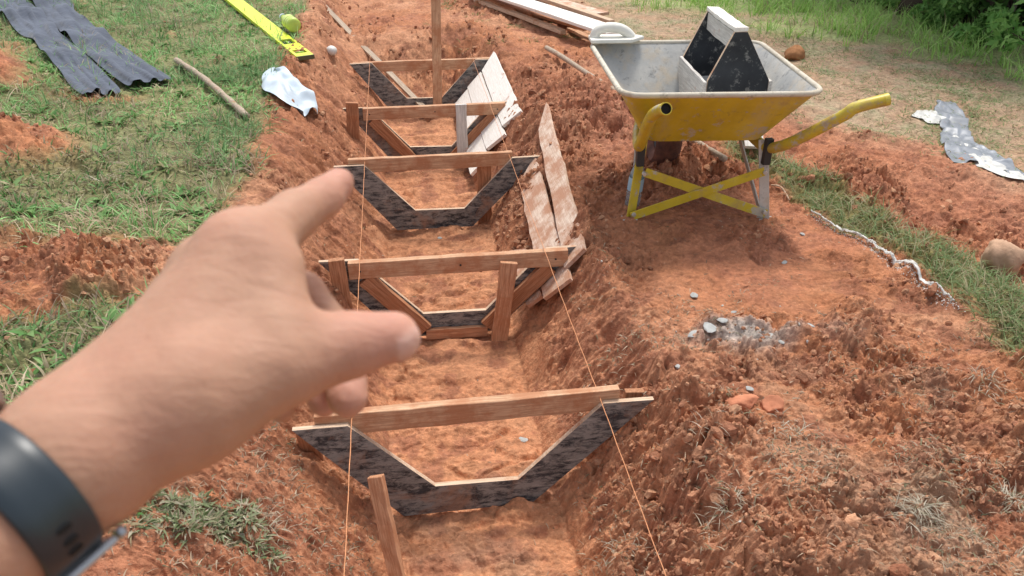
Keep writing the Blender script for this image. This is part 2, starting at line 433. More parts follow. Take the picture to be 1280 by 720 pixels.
def m_denim():
    t = NT('grey_blue_denim', .85, .2)
    n = t.noise(6, detail=7, rough=.7)
    c = t.ramp(n, [(.3, (.050, .060, .082)), (.7, (.095, .112, .150))])
    t.color(c); t.b.inputs['Sheen Weight'].default_value = .25
    p = t.bump(t.noise(9, detail=3, dist=.8), .02, .5); t.bump(t.noise(500), .001, .4, p); return t.m
M['denim'] = m_denim()
M['fluo'] = m_plain('fluorescent_yellow', (.66, .74, .04), .4, .4, var=.1, mud=.12, mudc=(.45, .42, .2))
M['plastic_grey'] = m_plain('silvery_plastic_film', (.26, .28, .31), .45, .6, var=.3, vs=6, mud=.12)
M['plastic_white'] = m_plain('cloudy_white_plastic', (.62, .61, .57), .45, .5, var=.12, vs=20, mud=.10)
M['plastic_blue'] = m_plain('pale_blue_plastic_bag', (.52, .60, .66), .3, .5, var=.15, vs=10, mud=.05)
M['white_mud'] = m_plain('mortar_splashed_white_plastic', (.78, .76, .68), .6, .3, var=.1, vs=20)
M['cap_blue'] = m_plain('blue_plastic_cap', (.03, .22, .50), .4)
M['steel'] = m_plain('worn_pale_steel', (.55, .52, .48), .5, .4, metal=.3, mud=.3)

# ------------------------------------------------------------------ terrain
def build_ground():
    ang = np.radians(np.arange(58, 8.6, -.047)); rows = CH/np.tan(ang)
    rows = np.concatenate([[-60, -30, -15, -8, -4, -2, -1, -.4, 0, .25, .45, .6, .7, .78, .84], rows[rows > .87],
                           np.geomspace(9.6, 25, 60), np.geomspace(27, 900, 26)])
    tc = np.arange(-.82, .98, .00128)
    ts = np.concatenate([-np.geomspace(120, 1.3, 26), np.arange(-1.2, -.82, .03), tc, np.arange(.98, 1.35, .03), np.geomspace(1.4, 120, 26)])
    Y, T = np.meshgrid(rows, ts, indexing='ij')
    X = T*(np.maximum(Y, .1)+.45)
    sh = X.shape
    z, m, A, ids = ground(X.ravel(), Y.ravel(), True)
    x = X.ravel(); y = Y.ravel()
    n, k = sh
    idx = np.arange(n*k).reshape(n, k)
    Fq = np.stack([idx[:-1, :-1], idx[:-1, 1:], idx[1:, 1:], idx[1:, :-1]], -1).reshape(-1, 4)
    me = fmesh('ground', np.stack([x, y, z], 1), Fq, [M['soil']], smooth=True)
    w = fbm(x*1.6, y*1.6, 200, 4); w2 = fbm(x*7, y*7, 210, 4); w3 = fbm(x*.6, y*.6, 220, 3)
    def c3(c): return np.array(c)[None, :]
    C = np.tile(np.array(CLAY), (len(x), 1))
    def mixc(C, c, f): f = np.clip(f, 0, 1)[:, None]; return C*(1-f)+c3(c)*f
    C = mixc(C, (.52, .265, .150), sst(-.1, .5, w)*.7)
    C = mixc(C, (.39, .155, .088), sst(.05, .5, -w+.3*w2)*.55)
    C = mixc(C, (.36, .145, .090), np.clip(blob(x, y, 1.15, 4.0, .5, .9)+.75*blob(x, y, 2.5, 3.0, .6, 1.0), 0, 1)*.65)
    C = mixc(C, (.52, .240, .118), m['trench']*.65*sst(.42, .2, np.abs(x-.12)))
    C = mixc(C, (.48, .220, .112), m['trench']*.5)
    C = mixc(C, (.42, .28, .18), np.clip(blob(x, y, 1.1, 1.15, .8, .35)+.6*blob(x, y, -.35, 1.3, .25, .4), 0, 1)*sst(-.3, .4, w2)*.7)
    C = mixc(C, (.28, .110, .062), sst(.05, .35, fbm(x*11, y*13, 230, 5))*.7)
    C = mixc(C, (.26, .17, .11), sst(.10, .40, fbm(x*5, y*6, 240, 5))*.35*sst(2.4, 1.6, y))
    C = mixc(C, (.385, .285, .185), m['tan']*(.85+.3*w2))
    C = mixc(C, (.24, .25, .13), m['tan']*sst(.0, .5, w2+.2*w)*.45)
    C = mixc(C, (.16, .20, .085), m['lgrass']*.85)
    C = mixc(C, (.17, .19, .07), m['strip']*.8)
    C = mixc(C, (.30, .36, .14), m['green']*.85)
    C = mixc(C, (.40, .37, .33), m['mort']*.85)
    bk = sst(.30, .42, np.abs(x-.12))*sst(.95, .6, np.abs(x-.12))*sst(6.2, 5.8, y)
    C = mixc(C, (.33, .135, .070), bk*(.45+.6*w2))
    crumb = _h(np.floor(ids*977), np.floor(ids*131), 5)
    C = C*(1+.22*(ids/ids.max()-.45)[:, None])*(1+.10*w3[:, None])
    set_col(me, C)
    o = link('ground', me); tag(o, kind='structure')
build_ground()

# ------------------------------------------------------------------ loose clods, straw, grass
def ico(sub):
    import bmesh
    bm = bmesh.new(); bmesh.ops.create_icosphere(bm, subdivisions=sub, radius=1)
    v = np.array([q.co[:] for q in bm.verts]); bm.verts.index_update(); f = np.array([[q.index for q in p.verts] for p in bm.faces]); bm.free(); return v, f
def lump_variants(sub, n, seed, jag=.35):
    v, f = ico(sub); r = np.random.default_rng(seed); out = []
    for i in range(n):
        q = v.copy()
        for k in range(7):                                  # chip flat faces off a ball
            d = r.normal(size=3); d /= np.linalg.norm(d); lim = r.uniform(.45, .85)
            s = q@d; q = q-np.outer(np.clip(s-lim, 0, None), d)
        q = q*(1+jag*.45*r.normal(size=(len(q), 1)))
        q = q*np.array([1, r.uniform(.6, .95), r.uniform(.45, .8)])
        out.append(q)
    return out, f
def region(n, f, box):
    x = rng.uniform(box[0], box[1], n*6); u = rng.uniform(0, 1, n*6)
    y = box[2]*(box[3]/box[2])**u                          # more near the eye
    keep = rng.uniform(0, 1, len(x)) < f(x, y)
    return x[keep][:n], y[keep][:n]
def tilt_rot(n, r):
    q = r.normal(size=(n, 4)); q /= np.linalg.norm(q, axis=1)[:, None]
    w, x, y, z = q.T
    return np.stack([1-2*(y*y+z*z), 2*(x*y-z*w), 2*(x*z+y*w), 2*(x*y+z*w), 1-2*(x*x+z*z), 2*(y*z-x*w), 2*(x*z-y*w), 2*(y*z+x*w), 1-2*(x*x+y*y)], 1).reshape(n, 3, 3)
def scatter_lumps(name, x, y, size, colors, variants, mat, sink=.25, kind='stuff', smooth=False):
    vs, f = variants; n = len(x); z = ground(x, y)
    R = tilt_rot(n, rng); vi = rng.integers(0, len(vs), n); VV = np.stack(vs)[vi]
    pts = np.einsum('nij,nkj->nki', R, VV)*size[:, None, None]
    pts += np.stack([x, y, z+size*(.55-sink*2)], 1)[:, None, :]
    nv = VV.shape[1]
    F_ = (f[None]+(np.arange(n)*nv)[:, None, None]).reshape(-1, 3)
    me = fmesh(name, pts.reshape(-1, 3), F_, [mat], smooth=smooth)
    set_col(me, np.repeat(colors, nv, 0))
    o = link(name, me); tag(o, kind=kind); return o
def rough_w(x, y):
    A, m = rough(x, y)
    w = np.clip((A-.22)*1.5, 0, 1)**1.5
    return w*(1-.9*m['green'])*(1-.85*m['lgrass'])*(1-.6*m['tan'])*np.where((np.abs(x-.12) < .3) & (y < 6), .10, 1)
def claycols(n):
    t = rng.uniform(0, 1, (n, 1)); u = rng.uniform(0, 1, (n, 1))
    return (np.array([[.32, .13, .07]])*(1-t)+np.array([[.52, .28, .16]])*t)*(.85+.3*u)
x1, y1 = region(14000, rough_w, (-3.2, 4.6, .85, 7.5))
s1 = .0045+.012*rng.uniform(0, 1, len(x1))**3*np.sqrt(y1/2)
scatter_lumps('clay_crumbs', x1, y1, s1, claycols(len(x1)), lump_variants(1, 14, 3), M['soil'])
x2, y2 = region(1500, lambda x, y: rough_w(x, y)*.8, (-3.0, 4.2, .85, 6.5))
s2 = .010+.020*rng.uniform(0, 1, len(x2))**3
scatter_lumps('clay_clods', x2, y2, s2, claycols(len(x2)), lump_variants(2, 14, 5, .16), M['soil'], .36)

def blades(x, y, z, length, width, lean, azim, colr, bend=1.0, segs=3, base_drop=.006):
    n = len(x)
    d = np.stack([np.cos(azim), np.sin(azim), np.zeros(n)], 1)
    s = np.stack([-np.sin(azim), np.cos(azim), np.zeros(n)], 1)
    tw = rng.uniform(-.8, .8, n)
    s = s*np.cos(tw)[:, None]+np.array([[0, 0, 1]])*np.sin(tw)[:, None]
    pos = np.stack([x, y, z-base_drop], 1); V = []
    for i in range(segs+1):
        u = i/segs
        a = lean+bend*u*1.1
        w = width*(1-u**1.6)*.5 if i < segs else width*.03
        V.append(pos-s*w[:, None]); V.append(pos+s*w[:, None])
        if i < segs:
            st = (length/segs)[:, None]
            pos = pos+(d*np.sin(a)[:, None]+np.array([[0, 0, 1]])*np.cos(np.clip(a, 0, 2.0))[:, None])*st
    V = np.stack(V, 1); k = 2*(segs+1)
    f = np.array([[2*i, 2*i+1, 2*i+3, 2*i+2] for i in range(segs)])
    Fq = (f[None]+(np.arange(n)*k)[:, None, None]).reshape(-1, 4)
    cc = np.repeat(colr, k, 0)
    return V.reshape(-1, 3), Fq, cc
def mk_blades(name, parts, mat, kind='stuff'):
    V = []; Fs = []; Cc = []; b = 0
    for v, f, c in parts: V.append(v); Fs.append(f+b); Cc.append(c); b += len(v)
    me = fmesh(name, np.concatenate(V), np.concatenate(Fs), [mat], smooth=True); set_col(me, np.concatenate(Cc))
    o = link(name, me); tag(o, kind=kind); return o
def gcol(n, dry, g0=(.085, .165, .035), g1=(.20, .29, .085), d0=(.30, .25, .13), d1=(.50, .43, .27)):
    t = rng.uniform(0, 1, (n, 1)); g = np.array([g0])*(1-t)+np.array([g1])*t
    dd = np.array([d0])*(1-t)+np.array([d1])*t
    isd = (rng.uniform(0, 1, n) < dry)[:, None]
    return np.where(isd, dd, g)
def clumped(n, f, box, tuft, spread):
    cx, cy = region(max(1, n//tuft), f, box)
    k = rng.integers(0, len(cx), n); r = spread*rng.uniform(0, 1, n)**.6; a = rng.uniform(0, 6.283, n)
    return cx[k]+r*np.cos(a), cy[k]+r*np.sin(a), a
parts = []
fl = lambda x, y: masks(x, y)['lgrass']
x, y, a = clumped(120000, fl, (-4.6, -.45, 1.0, 8.6), 9, .04)
dryp = np.clip(.30+.5*fbm(x*1.3, y*1.3, 300, 3)+.35*sst(4.6, 3.2, y), .06, .85)
n = len(x)
pat = sst(-.35, .35, fbm(x*3.2, y*3.2, 310, 3)); pat2 = sst(-.3, .3, fbm(x*1.9, y*1.9, 315, 3))
cg = gcol(n, dryp*.75, (.09, .25, .06), (.30, .54, .19))*(.78+.5*pat2)[:, None]*np.stack([1+.12*pat, 1+0*pat, 1+.2*pat], 1)
parts.append(blades(x, y, ground(x, y), rng.uniform(.020, .085, n)*(.6+.75*pat)*(1+.05*y), rng.uniform(.0035, .0085, n)*(.8+.5*(1-pat)), rng.uniform(.1, 1.5, n), a+rng.uniform(-1, 1, n), cg))
# flat rosettes of broad leaved weeds
kx, ky = region(420, fl, (-4.0, -.5, 1.2, 7.5)); kk = np.repeat(np.arange(len(kx)), 9); nq = len(kk); aa = rng.uniform(0, 6.28, nq)
xx_ = kx[kk]+.012*np.cos(aa); yy_ = ky[kk]+.012*np.sin(aa)
parts.append(blades(xx_, yy_, ground(xx_, yy_)+.012, rng.uniform(.03, .06, nq), rng.uniform(.014, .024, nq), rng.uniform(.9, 1.4, nq), aa, gcol(nq, .08, (.10, .24, .06), (.28, .42, .16)), bend=.5))
# pale dead runners lying flat in it
x, y = region(5000, fl, (-4.6, -.45, 1.0, 8.0)); n = len(x)
parts.append(blades(x, y, ground(x, y)+.008, rng.uniform(.05, .14, n), rng.uniform(.003, .006, n), rng.uniform(1.3, 1.6, n), rng.uniform(0, 6.28, n), gcol(n, .85), bend=.3))
# the tuft below the wrist
cx, cy = P(238, 612, .16)[:2]
n = 1500; nk = 34; ck = rng.normal(size=(nk, 2))*np.array([.062, .045]); k = rng.integers(0, nk, n)
r = .028*rng.uniform(0, 1, n)**.7; a = rng.uniform(0, 6.28, n)
x = cx+ck[k, 0]+r*np.cos(a); y = cy+ck[k, 1]+r*np.sin(a)
parts.append(blades(x, y, ground(x, y)+.006, rng.uniform(.012, .034, n), rng.uniform(.004, .009, n), rng.uniform(.5, 1.7, n), a+rng.uniform(-1.2, 1.2, n), gcol(n, .40, (.13, .18, .07), (.34, .38, .22), (.30, .25, .15), (.50, .46, .34)), bend=.6))
gl = mk_blades('grass', parts, M['grass']); gl['label'] = 'trampled green and straw coloured grass on the left bank'
parts = []
x, y, a = clumped(15000, lambda x, y: masks(x, y)['strip'], (1.4, 2.3, .6, 3.8), 7, .03); n = len(x)
parts.append(blades(x, y, ground(x, y), rng.uniform(.04, .10, n), rng.uniform(.0025, .005, n), rng.uniform(.3, 1.2, n), a+rng.uniform(-1, 1, n), gcol(n, .30, (.14, .22, .07), (.30, .38, .18))))
o = mk_blades('grass', parts, M['grass']); o['label'] = 'narrow band of green grass running down the right side'
parts = []
x, y, a = clumped(60000, lambda x, y: masks(x, y)['green'], (2.0, 11, 3.0, 13), 6, .06); n = len(x)
parts.append(blades(x, y, ground(x, y), rng.uniform(.06, .20, n)*(.6+.09*y), rng.uniform(.005, .011, n), rng.uniform(.05, .8, n), a+rng.uniform(-1, 1, n), gcol(n, .10, (.22, .42, .08), (.46, .66, .20))))
x, y, a = clumped(34000, lambda x, y: masks(x, y)['tan']*(.25+.6*sst(0, .4, fbm(x*2.4, y*2.4, 330, 3)))*(1-masks(x, y)['green']), (1.0, 6, 3.0, 11), 10, .05); n = len(x)
parts.append(blades(x, y, ground(x, y), rng.uniform(.02, .06, n), rng.uniform(.003, .006, n), rng.uniform(.6, 1.5, n), a, gcol(n, .35, (.16, .25, .08), (.30, .38, .17))))
# sparse tufts at the far end of the trench
x, y, a = clumped(1500, lambda x, y: .5*np.ones_like(x), (.2, 1.3, 5.9, 7.6), 60, .06); n = len(x)
parts.append(blades(x, y, ground(x, y), rng.uniform(.02, .06, n), rng.uniform(.003, .006, n), rng.uniform(.6, 1.5, n), a, gcol(n, .35)))
o = mk_blades('grass', parts, M['grass']); o['label'] = 'bright green meadow grass by the trees'
# roots, straw and dead stalks mixed with the clay
def wlit(x, y):
    A, m = rough(x, y)
    w = .9*blob(x, y, .60, 1.30, .16, .50)+.9*blob(x, y, -.36, 1.45, .16, .40)+.3*blob(x, y, .7, 2.3, .15, .5)+1.0*blob(x, y, 1.0, 1.05, .75, .30)+.9*blob(x, y, .80, 1.32, .22, .25)+.35*blob(x, y, 1.35, 1.6, .8, .5)+.9*blob(x, y, -.34, 1.25, .22, .35)+.7*blob(x, y, -1.3, 2.7, .8, .5)+.5*blob(x, y, .75, 1.5, .25, .4)+.06
    return np.clip(w*(.10+1.6*sst(.0, .35, fbm(x*4.5, y*4.5, 350, 4))), 0, 1)*(1-.93*sst(.36, .24, np.abs(x-.12)))*(1-.6*m['tan'])
parts = []
x, y = region(36000, wlit, (-2.6, 3.4, .85, 5.0)); n = len(x)
parts.append(blades(x, y, ground(x, y)+.006, rng.uniform(.006, .030, n), rng.uniform(.0014, .0042, n), rng.uniform(.8, 1.8, n), rng.uniform(0, 6.28, n), gcol(n, .80, (.11, .11, .06), (.24, .23, .13), (.13, .075, .045), (.46, .36, .25)), bend=.9))
for (px, py, k, rr) in ((1140, 660, 240, .055), (1262, 632, 150, .04), (905, 640, 90, .05), (990, 545, 80, .05), (1225, 480, 90, .05), (880, 560, 60, .04), (140, 270, 300, .12), (780, 600, 60, .05), (330, 640, 90, .05)):
    c = P(px, py, .02); a = rng.uniform(0, 6.28, k); r = rr*rng.uniform(0, 1, k)
    x = c[0]+r*np.cos(a); y = c[1]+r*np.sin(a)
    parts.append(blades(x, y, ground(x, y)+.004, rng.uniform(.02, .055, k), rng.uniform(.0012, .003, k), rng.uniform(.7, 1.8, k), a+rng.uniform(-2.2, 2.2, k), gcol(k, .9, (.15, .16, .08), (.25, .25, .14), (.30, .25, .17), (.55, .49, .38)), bend=1.0))
o = mk_blades('straw_litter', parts, M['straw']); o['label'] = 'dry roots and straw mixed into the dug clay'

# ------------------------------------------------------------------ trench templates
YS = [1.73, 2.68, 3.65, 4.55, 5.53]
def panel_poly():
    return [(-.50, 0), (-.355, 0), (-.13, -.25), (.115, -.255), (.355, 0), (.50, 0), (.155, -.355), (-.225, -.355)]
def frame(i, y, words, bar_front, bx0, bx1, cx=.14, tiltz=0.0):
    root = thing('channel_template', (cx, y, 0), words, 'wooden template', 'black plywood templates standing across the trench')
    T = Matrix.Translation(Vector((cx, y, 0)))@Matrix.Rotation(math.radians(90), 4, 'X')
    mb = MB(); mb.prism([(a+random.uniform(-.003, .003), b+random.uniform(-.003, .003)) for a, b in panel_poly()], T, .016)
    mb.build('plywood_panel', [M['black'], M['edge']], root, bevel=.0008)
    s = -1 if bar_front else 1
    mat = M['wood']
    zb = -.032 if bar_front else -.012
    if i == 4: zb = -.03
    board('crossbar', (bx0, y+s*.0225, zb), (bx1, y+s*.0225, zb+tiltz), .068, .027, mat, root, up=(0, 1, 0))
    ys = y+s*.021
    # cleats nailed along the arms
    if bar_front:
        board('cleat', (cx-.335, ys, -.072), (cx-.125, ys, -.315), .062, .024, M['wood_dark'], root, up=(0, 1, 0))
        board('cleat', (cx+.365, ys, -.072), (cx+.12, ys, -.32), .062, .024, M['wood_dark'], root, up=(0, 1, 0))
        board('cleat', (cx-.12, ys-.0005, -.338), (cx+.125, ys-.0005, -.342), .045, .022, M['wood_red'], root, up=(0, 1, 0))
    else:
        board('cleat', (cx-.40, ys+.027, -.055), (cx-.17, ys+.027, -.29), .05, .024, M['wood_dark'], root, up=(0, 1, 0))
        board('cleat', (cx+.40, ys+.027, -.055), (cx+.16, ys+.027, -.30), .05, .024, M['wood_dark'], root, up=(0, 1, 0))
    # nail heads
    for q in ((bx0+.04, zb), (bx1-.05, zb+tiltz), ((bx0+bx1)/2, zb)):
        nb = MB(); nb.tube([(q[0], y+s*.036, q[1]), (q[0], y+s*.0385, q[1])], .004, 8); nb.build('nail', M['dark_metal'], root)
    return root
frame(0, YS[0], 'nearest black plywood template with its crossbar on the far side', False, -.30, .54, tiltz=.008)
frame(1, YS[1], 'black template with wooden crossbar and stakes in front, just above the thumb', True, -.25, .575)
frame(2, YS[2], 'black template beside the fingertip, third from the near end of the trench', False, -.29, .50)
frame(3, YS[3], 'template with wooden crossbar and a pale grey stake in front, fourth along the trench', True, -.25, .575)
frame(4, YS[4], 'farthest black template with the tall stake in front of it', False, -.34, .60)
def stake(p0, p1, w, t, mat, label, up=(0, 1, 0), taper=None, name='wooden_stake'):
    o = board(name, p0, p1, w, t, mat, None, up=up, taper=taper, rough_=.002)
    tag(o, label, 'stake', 'wooden stakes driven in along the trench'); return o
stake((-.145, 1.60, -.075), (-.085, 1.40, -.46), .040, .022, M['wood_red'], 'leaning stake alone in front of the nearest template', up=(.25, 1, 0))
stake((-.335, 1.775, -.03), (-.315, 1.80, -.42), .055, .022, M['wood_dark'], 'short dark stake behind the left end of the nearest template')
stake((.60, 1.79, -.02), (.58, 1.79, -.40), .055, .022, M['wood_dark'], 'dark stake behind the right end of the nearest template')
stake((-.29, 2.635, .03), (-.27, 2.62, -.40), .058, .024, M['wood_dark'], 'dark stake left of the crossbar in the template above the thumb')
stake((.343, 2.62, -.02), (.285, 2.60, -.50), .062, .022, M['wood_red'], 'slanting stake in front of the right half of the template above the thumb')
stake((.36, 3.69, -.05), (.36, 3.70, -.50), .070, .024, M['wood_dark'], 'stake behind the crossbar of the template at the fingertip')
stake((-.30, 4.49, .045), (-.32, 4.48, -.30), .070, .026, M['wood_dark'], 'short brown stake at the left end of the pale staked template')
stake((.313, 4.505, .01), (.313, 4.495, -.45), .062, .024, M['grey_board'], 'pale mortar-grey stake in front of the fourth template')
stake((.245, 5.495, .62), (.215, 5.49, -.45), .062, .026, M['wood'], 'tall upright stake rising out of the picture at the farthest template')

# strings
def string(xs, label):
    pts = []
    ys = np.arange(.55, 5.75, .04)
    for yy in ys:
        sag = 0
        k = [a for a in [.4]+YS+[5.8]]
        for a, b in zip(k[:-1], k[1:]):
            if a <= yy <= b: u = (yy-a)/(b-a); sag = -.006*4*u*(1-u)
        pts.append((float(np.interp(yy, [.5, 5.8], xs))+.0006*math.sin(yy*40), yy, .012+sag))
    mb = MB(); mb.tube(pts, .0013, 6); o = mb.build('guide_string', M['string'], smooth=True)
    tag(o, label, 'string', 'nylon strings stretched along the trench')
string((-.195, -.225), 'thin orange string over the left flanges of the templates')
string((.485, .475), 'thin orange string over the right flanges of the templates')

# boards lining the right bank
def slope_board(name, y0, y1, s0, s1, th, mat, label, cat, group, lift=.012, yaw=0.0, ends=(0, 0), jag=0.0, n=14):
    """board lying on the right bank; s = distance down from the top edge (x=.69,z=.03) along the slope"""
    top = Vector((.675, 0, .035)); dn = Vector((-.345, 0, -.365)).normalized(); nor = Vector((-.365, 0, .345)).normalized()
    vs = []; fs = []; rs = random.Random(int(y0*100+s0*1000))
    def pt(s, yy, h): return top+dn*s+Vector((0, yy, 0))+nor*(h+lift)
    xs = []
    for i in range(n+1):
        u = i/n; yy = y0+(y1-y0)*u
        j0 = rs.uniform(-jag, jag); j1 = rs.uniform(-jag, jag)
        a = s0+yaw*u; b = s1+yaw*u
        for k in range(4):
            v = k/3; s = (a+j0)*(1-v)+(b+j1)*v
            xs.append((s, yy+(ends[0]*(1-u)+ends[1]*u)*(v-.5)))
    nn = len(xs)
    wv = lambda s, yy: .004*math.sin(yy*3+s*5+y0)
    P3 = [pt(s, yy, th/2+wv(s, yy)) for s, yy in xs]+[pt(s, yy, -th/2+wv(s, yy)) for s, yy in xs]
    fs = []
    for i in range(n):
        for k in range(3):
            a = i*4+k; fs.append((a, a+1, a+5, a+4)); fs.append((nn+a, nn+a+4, nn+a+5, nn+a+1))
        a = i*4; fs.append((a, a+4, nn+a+4, nn+a)); a += 3; fs.append((a+4, a, nn+a, nn+a+4))
    for k in range(3):
        fs.append((k+1, k, nn+k, nn+k+1)); a = n*4+k; fs.append((a, a+1, nn+a+1, nn+a))
    # local axes: x along the trench so the grain follows
    o0 = pt((s0+s1)/2, (y0+y1)/2, 0); X = Vector((0, 1, 0)); Z = nor; Y = Z.cross(X)
    R = Matrix((X, Y, Z)).transposed().to_4x4(); R.translation = o0; Ri = R.inverted()
    me = bpy.data.meshes.new(name); me.from_pydata([tuple(Ri@p) for p in P3], [], fs); me.materials.append(mat); me.update()
    o = link(name, me); o.matrix_basis = R; tag(o, label, cat, group); return o
g1_ = 'pale boards lining the right bank'
slope_board('lining_board', 4.28, 5.50, .035, .175, .018, M['white_board'], 'white board along the top of the right bank between the two farthest templates', 'board', g1_, ends=(0.06, -.10), jag=.002, yaw=-.01, lift=.034)
slope_board('lining_board', 4.22, 5.47, .180, .320, .018, M['white_board'], 'white board in the middle of the right bank between the two farthest templates', 'board', g1_, ends=(.05, 0), jag=.002, lift=.030)
slope_board('lining_board', 4.15, 5.45, .325, .47, .018, M['white_board'], 'white board lowest on the right bank between the two farthest templates', 'board', g1_, jag=.002, lift=.026)
slope_board('lining_board', 2.62, 3.96, .040, .150, .016, M['pink_board'], 'mortar-crusted plank with a pointed far end along the top of the right bank', 'board', g1_, ends=(0, -.20), jag=.005, yaw=-.155, lift=.020)
slope_board('lining_board', 2.56, 3.62, .150, .285, .016, M['pink_board'], 'mortar-crusted plank half buried below the pointed one on the right bank', 'board', g1_, ends=(.03, -.12), jag=.005, lift=.010, yaw=-.08)
slope_board('lining_board', 2.62, 3.05, .292, .37, .016, M['pink_board'], 'short clay-smeared plank lowest on the bank right of the template above the thumb', 'board', g1_, jag=.005, ends=(.02, .1), lift=.006)
# clay spilled over the lower planks
n = 380; yy = rng.normal(3.38, .20, n); xx = rng.normal(.50, .065, n); sz = .005+.022*rng.uniform(0, 1, n)**2.5
o = scatter_lumps('spilled_clay', xx, yy, sz, claycols(n)*.85, lump_variants(2, 12, 8, .2), M['soil'], .40); o['label'] = 'loose clay slumped against the planks of the right bank'

# ------------------------------------------------------------------ wheelbarrow
def bar_xy(u, v, z):      # u right, v forward
    f = Vector((.10, .995, 0)).normalized(); r = Vector((f.y, -f.x, 0)); o = Vector((1.115, 2.655, 0))
    return o+r*u+f*v+Vector((0, 0, z))
wb = thing('wheelbarrow', bar_xy(0, .2, .0), 'yellow wheelbarrow with a mortar-coated tray standing on the clay', 'wheelbarrow')
def tray_ring(w0, w1, v0, v1, z0, z1, rad, n=5):
    pts = []
    cs = [(-w0/2, v0, z0, 180, 270), (w0/2, v0, z0, 270, 360), (w1/2, v1, z1, 0, 90), (-w1/2, v1, z1, 90, 180)]
    for (x, v, z, a0, a1) in cs:
        cx = x+(rad if x < 0 else -rad); cy = v+(rad if v == v0 else -rad)
        for k in range(n):
            a = math.radians(a0+(a1-a0)*k/(n-1)); pts.append((cx+rad*math.cos(a), cy+rad*math.sin(a), z))
    return pts
def ring_lerp(t, off=0.0):
    # bottom -> rim ; front wall slopes further out than the rear one
    w0 = .46+(.725-.46)*t; w1 = .42+(.75-.42)*t; v0 = .17*(1-t); v1 = .66+(.83-.66)*t
    z0 = .345+(.575-.345)*t; z1 = .335+(.565-.335)*t
    return [bar_xy(x*(1-off/(.3)), v+(off if v < .4 else -off), z+(.0 if t > .98 else off)) for x, v, z in tray_ring(w0, w1, v0, v1, z0, z1, .055+.02*t)]
def tray_mesh(name, mat, off, flip):
    mb = MB(); lv = [0, .06, .2, .4, .6, .8, .93, 1.0]; rr = [ring_lerp(t, off) for t in lv]
    n = len(rr[0]); vs = [p for r_ in rr for p in r_]
    fs = [(i*n+k, i*n+(k+1) % n, (i+1)*n+(k+1) % n, (i+1)*n+k) for i in range(len(lv)-1) for k in range(n)]+[tuple(range(n-1, -1, -1))]
    if flip: fs = [f[::-1] for f in fs]
    mb.add(vs, fs); return mb.build(name, mat, wb, auto=38)
tray_mesh('tray', M['yellow'], 0.0, False)
tray_mesh('tray_lining', M['tray_in'], .006, True)
mb = MB(); ring = ring_lerp(1.0); ring = ring+[ring[0]]
R2 = []
for a, b in zip(ring[:-1], ring[1:]):
    R2 += [a, (a+b)/2] if (a-b).length > .1 else [a]
R2.append(R2[0]); mb.tube(R2+[R2[1]], .0105, 10, cap=False); mb.build('rim', M['rim'], wb, smooth=True)
# mortar residue in the bottom of the tray
mb = MB(); r0 = ring_lerp(.10, .008); c0 = sum((Vector(p) for p in r0), Vector())/len(r0)+Vector((0, 0, .018))
rr = [[c0.lerp(Vector(p), k)+Vector((0, 0, .006*math.sin(i*1.7+k*9))) for i, p in enumerate(r0)] for k in (.25, .5, .75, 1.0)]
n = len(r0); vs = [c0]+[p for q in rr for p in q]
fs = [(0, 1+k, 1+(k+1) % n) for k in range(n)]+[(1+i*n+k, 1+(i+1)*n+k, 1+(i+1)*n+(k+1) % n, 1+i*n+(k+1) % n) for i in range(3) for k in range(n)]
mb.add(vs, fs); mb.build('mortar_residue', M['tray_in'], wb, smooth=True)
# handles: bent tubes running under the tray
def smooth_path(pts, k=6):
    pts = [Vector(p) for p in pts]; out = []
    for i in range(len(pts)-1):
        p0 = pts[max(i-1, 0)]; p1 = pts[i]; p2 = pts[i+1]; p3 = pts[min(i+2, len(pts)-1)]
        for j in range(k):
            t = j/k; out.append(.5*((2*p1)+(-p0+p2)*t+(2*p0-5*p1+4*p2-p3)*t*t+(-p0+3*p1-3*p2+p3)*t*t*t))
    out.append(pts[-1]); return out
for s in (-1, 1):
    if s < 0: path = [bar_xy(-.10, .92, .25), bar_xy(-.17, .6, .300), bar_xy(-.225, .36, .310), bar_xy(-.255, .16, .33), bar_xy(-.262, .02, .455), bar_xy(-.255, -.05, .525), bar_xy(-.238, -.15, .575)]
    else: path = [bar_xy(.10, .92, .25), bar_xy(.17, .6, .300), bar_xy(.225, .36, .310), bar_xy(.265, .14, .325), bar_xy(.42, -.02, .495), bar_xy(.455, -.05, .540), bar_xy(.56, -.06, .572)]
    mb = MB(); pp = smooth_path(path); mb.tube(pp, .0215, 16, hint=(0, 1, .1), cap=False)
    h = mb.build('handle', M['yellow'], wb, smooth=True)
    d = (pp[-1]-pp[-2]).normalized(); mb = MB(); mb.tube([pp[-1]-d*.012, pp[-1]-d*.008], .0198, 16, hint=(0, 1, .1)); mb.build('tube_opening', M['black_hole'], h)
    mb = MB()
    a = [pp[-1]-d*.015, pp[-1]+d*.001]
    mb.tube(a, .0222, 16, hint=(0, 1, .1), cap=False); mb.tube([a[1], a[1]+d*.0003], [.0222, .0185], 16, hint=(0, 1, .1), cap=False)
    mb.build('tube_lip', M['yellow'], h, smooth=True)
